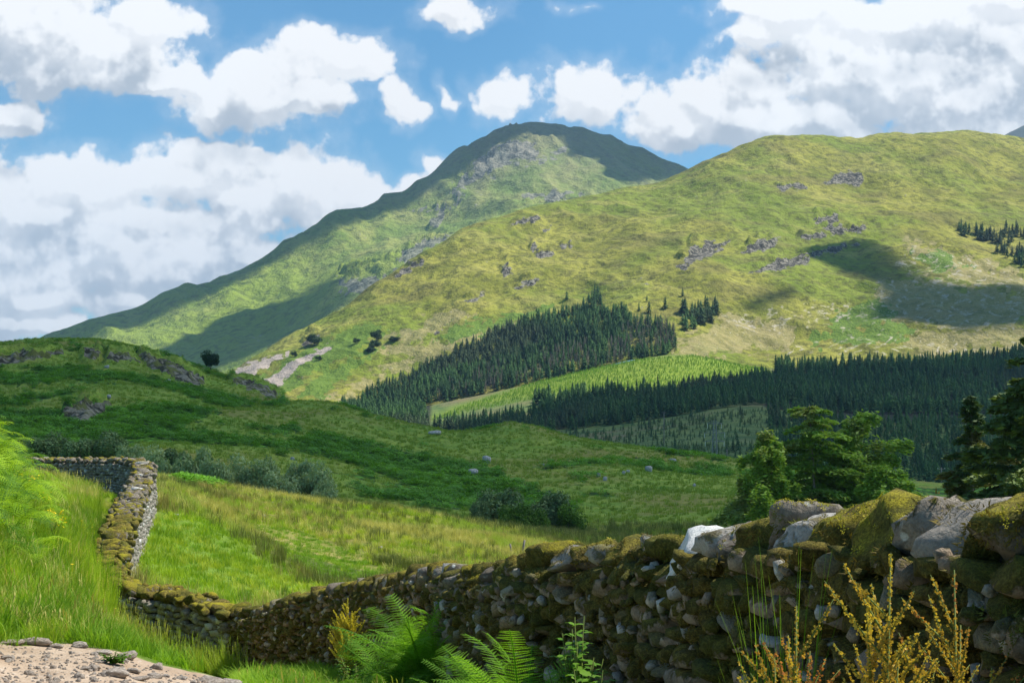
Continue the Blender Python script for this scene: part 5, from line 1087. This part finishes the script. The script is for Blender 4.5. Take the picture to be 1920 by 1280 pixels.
# seeding docks
MAT_SEED = leafmat('dock_seeds', (.46, .27, .05), (.62, .46, .07), (.50, .20, .07), .35, 9)
MAT_SEEDY = leafmat('yellow_seeds', (.55, .45, .05), (.66, .58, .08), None, .35, 9)
MAT_DLEAF = leafmat('dock_leaf', (.08, .20, .015), (.20, .36, .04), None, .4, 3)
def dock(px, Y, pytop, wpx, nst, label, seed, mat=None, dens=1.0, sz=.005):
    r = random.Random(seed); x = (px - CX) / F * Y; zg = float(MEADOW.z([x], [Y])[0]); h = CZ + (HY - pytop) / F * Y - zg; w = wpx / F * Y
    root = empty('seeding_dock', (x, Y, zg)); tag(root, label, 'plant'); st = MB(); sd = MB()
    def spike(p0, p1, sag, dn):
        pts = [tuple(p0[j] + (p1[j] - p0[j]) * t + (sag * t * (1 - t) if j == 2 else 0) for j in range(3)) for t in (0, .25, .5, .75, 1)]; st.tube(pts, [.0035, .003, .0025, .002, .001], 4)
        Ls = (Vector(p1) - Vector(p0)).length; n = int(Ls / .0105 * dn)
        for i in range(n):
            t = i / n; q = min(int(t * 4), 3); u = t * 4 - q; c = Vector([pts[q][j] + (pts[q + 1][j] - pts[q][j]) * u for j in range(3)]); k = 5 if t < .8 else 3; rad = .0095 * (1 - .65 * t) * r.uniform(.6, 1.3)
            for j in range(k):
                a = r.uniform(0, 6.28); e = c + Vector((math.cos(a) * rad, math.sin(a) * rad, r.gauss(0, .004))); s = sz * r.uniform(.7, 1.25); d = Vector((r.gauss(0, 1), r.gauss(0, 1), r.gauss(0, 1))).normalized(); b_ = d.cross(Vector((r.random(), 1, .3))).normalized()
                sd.add([e - d * s, e + b_ * s * .8, e + d * s, e - b_ * s * .8], [(0, 1, 2, 3)])
    for i in range(nst):
        bx = r.gauss(0, w * .10); tx_ = w * (i + .5 - nst / 2) / nst * .8 + r.gauss(0, .01); th = h * (1 - .35 * abs(i + .5 - nst / 2) / (nst / 2) * r.uniform(.4, 1)) * (1 if i == nst // 2 else r.uniform(.8, .97)); ty = r.gauss(0, w * .2)
        p0 = (bx, 0, 0); p1 = (tx_, ty, th); st.tube([p0, tuple((a + b) / 2 for a, b in zip(p0, p1)), p1], [.008, .006, .002], 5)
        spike(tuple(p0[j] + (p1[j] - p0[j]) * .45 for j in range(3)), p1, 0, dens)
        for k in range(15):
            t = .30 + .62 * k / 15; b0 = tuple(p0[j] + (p1[j] - p0[j]) * t for j in range(3)); a = r.uniform(0, 6.28); l = h * .24 * (1.15 - t) / .7 * r.uniform(.7, 1.3) + .02
            spike(b0, (b0[0] + math.cos(a) * l * .75, b0[1] + math.sin(a) * l * .5, b0[2] + l * r.uniform(.7, 1.1)), -.12 * l, dens)
    st.build('stem', MAT_STEM, root, True); sd.build('seed_head', mat or MAT_SEED, root)
    lf = MB()
    for i in range(7):
        a = r.uniform(0, 6.28); z = h * r.uniform(.05, .35); l = .2 * h; c, s = math.cos(a), math.sin(a)
        V = []
        for k in range(6): t = k / 5; ww = .035 * math.sin(math.pi * (.08 + .9 * t)) * h + .002; V += [(c * l * t - s * ww, s * l * t + c * ww, z + l * .5 * t - l * .5 * t * t), (c * l * t + s * ww, s * l * t - c * ww, z + l * .5 * t - l * .5 * t * t)]
        lf.add(V, [(2 * k, 2 * k + 1, 2 * k + 3, 2 * k + 2) for k in range(5)])
    lf.build('leaf', MAT_DLEAF, root)
dock(1490, 3.9, 1090, 160, 6, 'seeding dock with spread-out rusty yellow spikes, leftmost in front of the mossy wall', 11)
dock(1660, 3.7, 1035, 150, 9, 'tallest and densest seeding dock, golden yellow, in the middle', 12, dens=1.25)
dock(1800, 3.8, 1068, 120, 5, 'thin seeding dock with open side branches, between the tallest and the right edge', 13, dens=.9)
dock(1858, 3.9, 1150, 70, 2, 'short seeding dock close to the right edge', 14, dens=.9)
dock(653, 19, 1120, 46, 7, 'small yellow seeding dock at the wall foot left of the big fern', 15, MAT_SEEDY, .6, .012)
# leafy weed against the wall
def weed(px, Y, pytop, label, seed, n=13, leaf=.085, wpx=80):
    r = random.Random(seed); x = (px - CX) / F * Y; zg = float(MEADOW.z([x], [Y])[0]); h = CZ + (HY - pytop) / F * Y - zg; w = wpx / F * Y; root = empty('leafy_weed', (x, Y, zg)); tag(root, label, 'plant'); st = MB(); lf = MB()
    for i in range(n):
        ex = r.gauss(0, w * .33); ey = r.gauss(0, w * .2); e = (ex, ey, h * r.uniform(.45, 1.0) * (1 - .5 * abs(ex) / w)); st.tube([(0, 0, 0), (e[0] * .5, e[1] * .5, e[2] * .55), e], [.006, .005, .002], 4)
        for k in range(15):
            t = .25 + .75 * k / 15; c = Vector((e[0] * t, e[1] * t, e[2] * t)); a = k * 2.4 + r.random(); d = Vector((math.cos(a), math.sin(a), r.uniform(-.1, .5))).normalized(); b_ = d.cross(Vector((0, 0, 1))).normalized(); l = leaf * (1.25 - .8 * t) * r.uniform(.8, 1.25); dn = Vector((0, 0, -.25 * l))
            lf.add([c, c + d * l * .3 + b_ * l * .26, c + d * l * .55 + b_ * l * .16, c + d * l * .72 + b_ * l * .24 + dn * .5, c + d * l + dn, c + d * l * .72 - b_ * l * .24 + dn * .5, c + d * l * .55 - b_ * l * .16, c + d * l * .3 - b_ * l * .26], [(0, 1, 2, 6, 7), (2, 3, 4, 5, 6)])
    st.build('stem', MAT_STEM, root); lf.build('leaf', MAT_DLEAF, root)
weed(1082, 7.7, 1128, 'bright green leafy weed standing against the mossy wall', 3, 46, .15, 100)
weed(1105, 7.3, 1215, 'low broad-leaved weed below the bright one', 4, 26, .14, 120)
weed(668, 14.5, 1190, 'low green weed left of the big fern', 5, 12, .09, 90)
# tall thin grass in front of the wall
for (px_, Y_, top, n_, lab) in [(1465, 5.6, 1060, 60, 'clump of tall thin green grass growing up the mossy wall behind the left dock'), (1440, 21, 1120, 0, '')]:
    if not n_: continue
    x_ = (px_ - CX) / F * Y_; zg = float(MEADOW.z([x_], [Y_])[0]); h_ = CZ + (HY - top) / F * Y_ - zg; o = tuft(91, n_, h_, .10, .006, MAT_GREEN, .18, 0, 5); o2 = o.copy(); o2.name = 'grass_clump'; COL.objects.link(o2); o2.location = (x_, Y_, zg); tag(o2, lab, 'grass clump')
P, px, py = area_pts((205, 480), (26.2, 31), 16, lambda a, b, Y: b > 1150)
scatter('grass', P, [T_TALL[3], T_TALL[0]], 'reddish and straw seeding grass along the foot of the pale wall', 'grass', sc=rg.uniform(.6, 1.0, len(P)))
o = T_TALL[0]
P = [(((px_ - CX) / F * Y_), Y_, float(MEADOW.z([(px_ - CX) / F * Y_], [Y_])[0])) for px_, Y_ in [(rb.gauss(188, 12), rb.uniform(22, 29)) for _ in range(90)]]
scatter('tall_grass', P, [tuft(93, 24, 1.15, .16, .010, MAT_GRASS, .22, .3, 4)], 'tall pale grass stems in front of the wall bend', 'grass', sc=rg.uniform(.6, 1.1, len(P)))
# moss strands on the mossy wall
MAT_MOSS = leafmat('moss_strands', (.075, .055, .010), (.21, .16, .03), (.12, .14, .02), .2, 3)
MAT_MOSSY2 = leafmat('yellow_moss_strands', (.38, .33, .03), (.60, .52, .04), None, .2, 3)
def strands(seed, mat, n=16, l=.035):
    r = random.Random(seed); m = MB()
    for i in range(n):
        a, q = r.uniform(0, 6.28), .03 * math.sqrt(r.random()); c = Vector((q * math.cos(a), q * math.sin(a), 0)); d = Vector((math.cos(a) * .5, math.sin(a) * .5, r.uniform(.1, .8))); L_ = l * r.uniform(.5, 1.2); b_ = Vector((-math.sin(a), math.cos(a), 0)) * .0035
        m.add([c - b_, c + b_, c + d * L_ + Vector((0, 0, -L_ * .1)), ], [(0, 1, 2)])
    return m.build('moss', mat, None, link=False)
MS = [strands(i, MAT_MOSS) for i in range(3)] + [strands(9, MAT_MOSSY2, 18, .02)]
pts, rot, idd = [], [], []
for ch in nw.children:
    if ch.name.startswith(('stonework', 'coping_stone')):
        me = ch.data; n = len(me.vertices); co_ = np.zeros(n * 3, np.float32); me.vertices.foreach_get('co', co_); co_ = co_.reshape(-1, 3); no = np.zeros(n * 3, np.float32); me.vertices.foreach_get('normal', no); no = no.reshape(-1, 3)
        ms = np.zeros(n, np.float32); me.attributes['moss'].data.foreach_get('value', ms); ye = np.zeros(n, np.float32); me.attributes['yel'].data.foreach_get('value', ye)
        u = co_[:, 0] / np.maximum(co_[:, 1], .1) * F + CX; facing = (no[:, 0] * -co_[:, 0] + no[:, 1] * -co_[:, 1] + no[:, 2] * (CZ - co_[:, 2])) > -.1
        nn = fbm(co_[:, 0] * 5, co_[:, 1] * 5, co_[:, 2] * 5, oct=3, seed=2); ppx = (F * .533) / np.maximum(co_[:, 1], .3)
        k = (u > 860) & (u < 2150) & (co_[:, 1] > 3) & facing & (ms + no[:, 2] * .3 + nn * 1.1 > .52)
        top = ch.name.startswith('coping'); k &= rg.rand(n) < ((.5 if top else .3) if len(co_) else 0)
        pts.append(co_[k]); idd.append(np.where((ye[k] > .5) & (no[k, 2] > .35) & top, 3, rg.randint(0, 3, k.sum())))
        th = np.arccos(np.clip(no[k, 2], -1, 1)); az = np.arctan2(no[k, 1], no[k, 0]); rot.append(np.stack([np.zeros_like(th), th, az], -1))
pts, rot, idd = np.concatenate(pts), np.concatenate(rot), np.concatenate(idd)
scatter('moss', pts, MS, None, None, rs=rot, pid=idd, sc=rg.uniform(.5, 1.1, len(pts)), parent=nw)
# ------------------------------------------------------------------ stones, posts, pylon
MAT_ROCK = material('loose_rock', lambda g: princ(g, g.mix(g.ramp(g.noise(g.pos(), 3, 5, .65), .35, .65), g.mix(nd(g.nt, 'ShaderNodeObjectInfo').outputs['Random'], (.46, .38, .31), (.62, .55, .48)), (.28, .23, .18)), .95, g.noise(g.pos(), 9, 6, .65), .8, .03))
MAT_PALER = material('pale_rock', lambda g: princ(g, g.mix(g.ramp(g.noise(g.pos(), 3, 5, .65), .35, .65), (.50, .49, .46), (.26, .25, .22)), .95, g.noise(g.pos(), 6, 6, .65), .8, .05))
RK = [mesh_obj('stone', PR_HI[i][0], PR_HI[i][1], MAT_ROCK, smooth=True, link=False) for i in range(6)]; RKP = [mesh_obj('stone', PR_MD[i][0], PR_MD[i][1], MAT_PALER, smooth=True, link=False) for i in range(6)]
def stone(name, px, py, wpx, hpx, T, label, Y=None, Y0=6, Y1=60, protos=RK, group=None, dz=.3):
    p = hit(T, px, py, Y0, Y1) if Y is None else Vector(((px - CX) / F * Y, Y, float(T.z([(px - CX) / F * Y], [Y])[0]))); w = wpx / F * p.y; h = hpx / F * p.y * (.72 if T is MEADOW else 1)
    o = protos[random.randrange(6)].copy(); o.name = name; COL.objects.link(o); o.location = (p.x, p.y, p.z + h * dz); o.scale = (w / 2, w * .33, h * .62); o.rotation_euler = (random.gauss(0, .1), random.gauss(0, .1), random.gauss(0, .3)); tag(o, label, name.split('_')[-1], group); return o
for a in [(68, 1212, 66, 22, 'broad flat stone at the back edge of the path'), (22, 1212, 44, 14, 'low pale stone left of the broad flat one on the path edge'), (106, 1218, 34, 12, 'small stone just right of the broad flat one'), (148, 1217, 40, 16, 'pointed pale stone between grass and path'),
    (192, 1226, 40, 12, 'stone at the left foot of the green weed on the path edge'), (236, 1236, 40, 20, 'stone half hidden by the green weed on the path edge'), (10, 1238, 26, 12, 'small stone at the left edge of the path'), (168, 1256, 44, 12, 'dark flat slab sunk in the path'), (186, 1246, 24, 9, 'small dark slab above the sunk one'),
    (216, 1268, 54, 26, 'orange-tinted block in the middle of the path stones'), (250, 1264, 34, 14, 'pale flat stone right of the orange-tinted block'), (262, 1276, 40, 12, 'tan stone at the bottom edge of the photo'), (290, 1275, 32, 14, 'pale round stone near the bottom edge'), (312, 1270, 18, 8, 'small brown stone right of the pale round one'),
    (395, 1282, 56, 20, 'pale stone at the right end of the path, left of a pair'), (432, 1284, 40, 18, 'pale stone at the right end of the path, right of a pair'), (340, 1276, 22, 8, 'small flat stone between the round one and the pair')]:
    stone('path_stone', *a[:4], MEADOW, a[4])
weed(212, 10.35, 1213, 'low dark green weed growing among the path stones', 8, 16, .045, 50)
a, b = in_poly_px([(-40, 1215), (130, 1214), (260, 1245), (430, 1280), (430, 1320), (-40, 1320)], 5.5, rg); b = np.minimum(b, 1318); Pp = hits(MEADOW, a, b, 7, 14)
scatter('pebbles', Pp, [RK[0], RK[1], RK[2]], 'loose pebbles and grit on the path', 'pebbles', sc=np.exp(rg.normal(-4.9, .55, len(Pp))), tilt=.5)
for a in [(912, 868, 18, 16, 'pointed grey boulder in the bracken left of centre'), (887, 890, 20, 12, 'grey boulder below and left of the pointed one'), (815, 815, 26, 8, 'flat pale rock near the crest above the pointed boulder'), (1122, 893, 8, 8, 'small pale boulder at the left end of the line on the bracken slope'), (1135, 901, 9, 9, 'white boulder at the lower edge of the bracken slope'), (1170, 890, 8, 8, 'left boulder of the white pair in the bracken'), (1178, 886, 8, 6, 'right boulder of the white pair in the bracken'),
    (1216, 884, 14, 12, 'rounded grey boulder at the right of the bracken slope'), (1260, 865, 16, 6, 'flat white rock alone on the grassy ridge'), (1302, 912, 7, 8, 'small white boulder beside the dark juniper patch'), (316, 718, 10, 8, 'small pale boulder below the skyline crag'), (203, 748, 12, 8, 'small boulder above the lower crag'), (200, 690, 10, 6, 'small boulder under the upper crag'), (1018, 872, 6, 4, 'tiny pale rock on the grassy slope above the bushes'), (548, 862, 8, 6, 'small rock by the dark hollow above the willows')]:
    stone('boulder', *a[:4], HILL, a[4], Y0=150, Y1=398, protos=RKP)
for a in [(493, 968, 9, 7, 'small white stone in the straw grass left of the field middle'), (512, 943, 8, 5, 'left white stone near the top of the field'), (526, 943, 8, 5, 'right white stone near the top of the field'), (713, 1029, 9, 7, 'white stone in the bright grass below the field middle'), (838, 1028, 12, 7, 'grey stone in the grass to the left of the old fence posts'), (330, 966, 10, 4, 'flat pale stone in the lush grass beside the wall')]:
    stone('field_stone', *a[:4], MEADOW, a[4], Y0=32, Y1=100, protos=RKP)
MAT_WOOD = material('weathered_wood', lambda g: princ(g, g.mix(g.noise(g.pos((1, 1, .15)), 12, 4), (.12, .10, .08), (.34, .31, .27)), .9, g.noise(g.pos((1, 1, .15)), 20, 4), .5, .01))
MAT_STEEL = material('galvanised_steel', lambda g: princ(g, g.mix(g.noise(g.pos(), 2, 3), (.20, .21, .21), (.32, .33, .33)), .6))
MAT_CERAM = material('white_ceramic', lambda g: princ(g, (.75, .75, .72), .3))
def post(name, px, pyt, Y, T, r0, label, cat, arm=False, lean=0.0, mat=MAT_WOOD, base_off=0.0):
    x = (px - CX) / F * Y; zg = float(T.z([x], [Y])[0]); h = CZ + (HY - pyt) / F * Y - zg; m = MB(); m.tube([(0, 0, -.3), (lean * .5, 0, h * .5), (lean, 0, h)], [r0, r0 * .95, r0 * .8], 8)
    root = empty(name, (x, Y, zg)); tag(root, label, cat); m.build('shaft', mat, root, True)
    if arm:
        c = MB(); c.tube([(lean - .9, 0, h - .35), (lean + .9, 0, h - .35)], [.06, .06], 6); c.build('crossarm', mat, root)
        for k in (-.8, 0, .8): i_ = MB(); i_.tube([(lean + k, 0, h - .3), (lean + k, 0, h - .05)], [.05, .04], 6); i_.build('insulator', MAT_CERAM, root)
    return root
post('utility_pole', 1765, 876, 330, HILL, .17, 'grey wooden pole on the ridge between the larches and the dark spruces', 'pole', True)
post('utility_pole', 1245, 772, 640, VALLEY, .17, 'thin grey pole standing on the rough pasture in the valley', 'pole', True)
post('marker_post', 1239, 834, 311, HILL, .12, 'short pale post on the near ridge below the valley pasture', 'post')
post('marker_post', 1363, 842, 312, HILL, .12, 'short post on the near ridge just right of the pylon', 'post')
post('fence_post', 979, 1012, 84, MEADOW, .07, 'dark leaning fence post at the edge of the bright field', 'fence post', lean=.15)
post('fence_post', 959, 1019, 84, MEADOW, .06, 'grey fence post stump left of the dark leaning one', 'fence post', lean=-.08)
Yp = 430; xp = (1340 - CX) / F * Yp; zg = float(HILL.z([xp], [Yp])[0]); ht = CZ + (HY - 790) / F * Yp - zg
py_ = empty('pylon', (xp, Yp, zg)); tag(py_, 'small steel lattice pylon with two crossarms and white insulators behind the near ridge', 'pylon')
m = MB(); wb, wt = 1.3, .35
for k in range(12):
    for a_, b_ in (((-1, -1), (1, -1)), ((1, -1), (1, 1)), ((1, 1), (-1, 1)), ((-1, 1), (-1, -1))):
        f0, f1 = k / 12, (k + 1) / 12; w0, w1 = wb + (wt - wb) * f0, wb + (wt - wb) * f1
        m.tube([(a_[0] * w0, a_[1] * w0, ht * f0), (a_[0] * w1, a_[1] * w1, ht * f1)], [.07, .07], 4)
        m.tube([(a_[0] * w0, a_[1] * w0, ht * f0), (b_[0] * w1, b_[1] * w1, ht * f1)], [.035, .035], 3); m.tube([(b_[0] * w0, b_[1] * w0, ht * f0), (a_[0] * w1, a_[1] * w1, ht * f1)], [.035, .035], 3)
m.build('lattice_tower', MAT_STEEL, py_)
for zz_, hw in ((ht - .6, 2.2), (ht - 3.4, 3.2), (ht - 6.0, 3.0)):
    m = MB(); m.tube([(-hw, 0, zz_), (hw, 0, zz_)], [.09, .09], 4); m.tube([(-hw, 0, zz_), (0, 0, zz_ + .9)], [.05, .05], 4); m.tube([(hw, 0, zz_), (0, 0, zz_ + .9)], [.05, .05], 4); m.build('crossarm', MAT_STEEL, py_)
    for sx in (-1, 1): m = MB(); m.tube([(sx * hw * .95, 0, zz_), (sx * hw * .95, 0, zz_ - 1.5)], [.07, .07], 6); m.build('insulator', MAT_CERAM, py_)
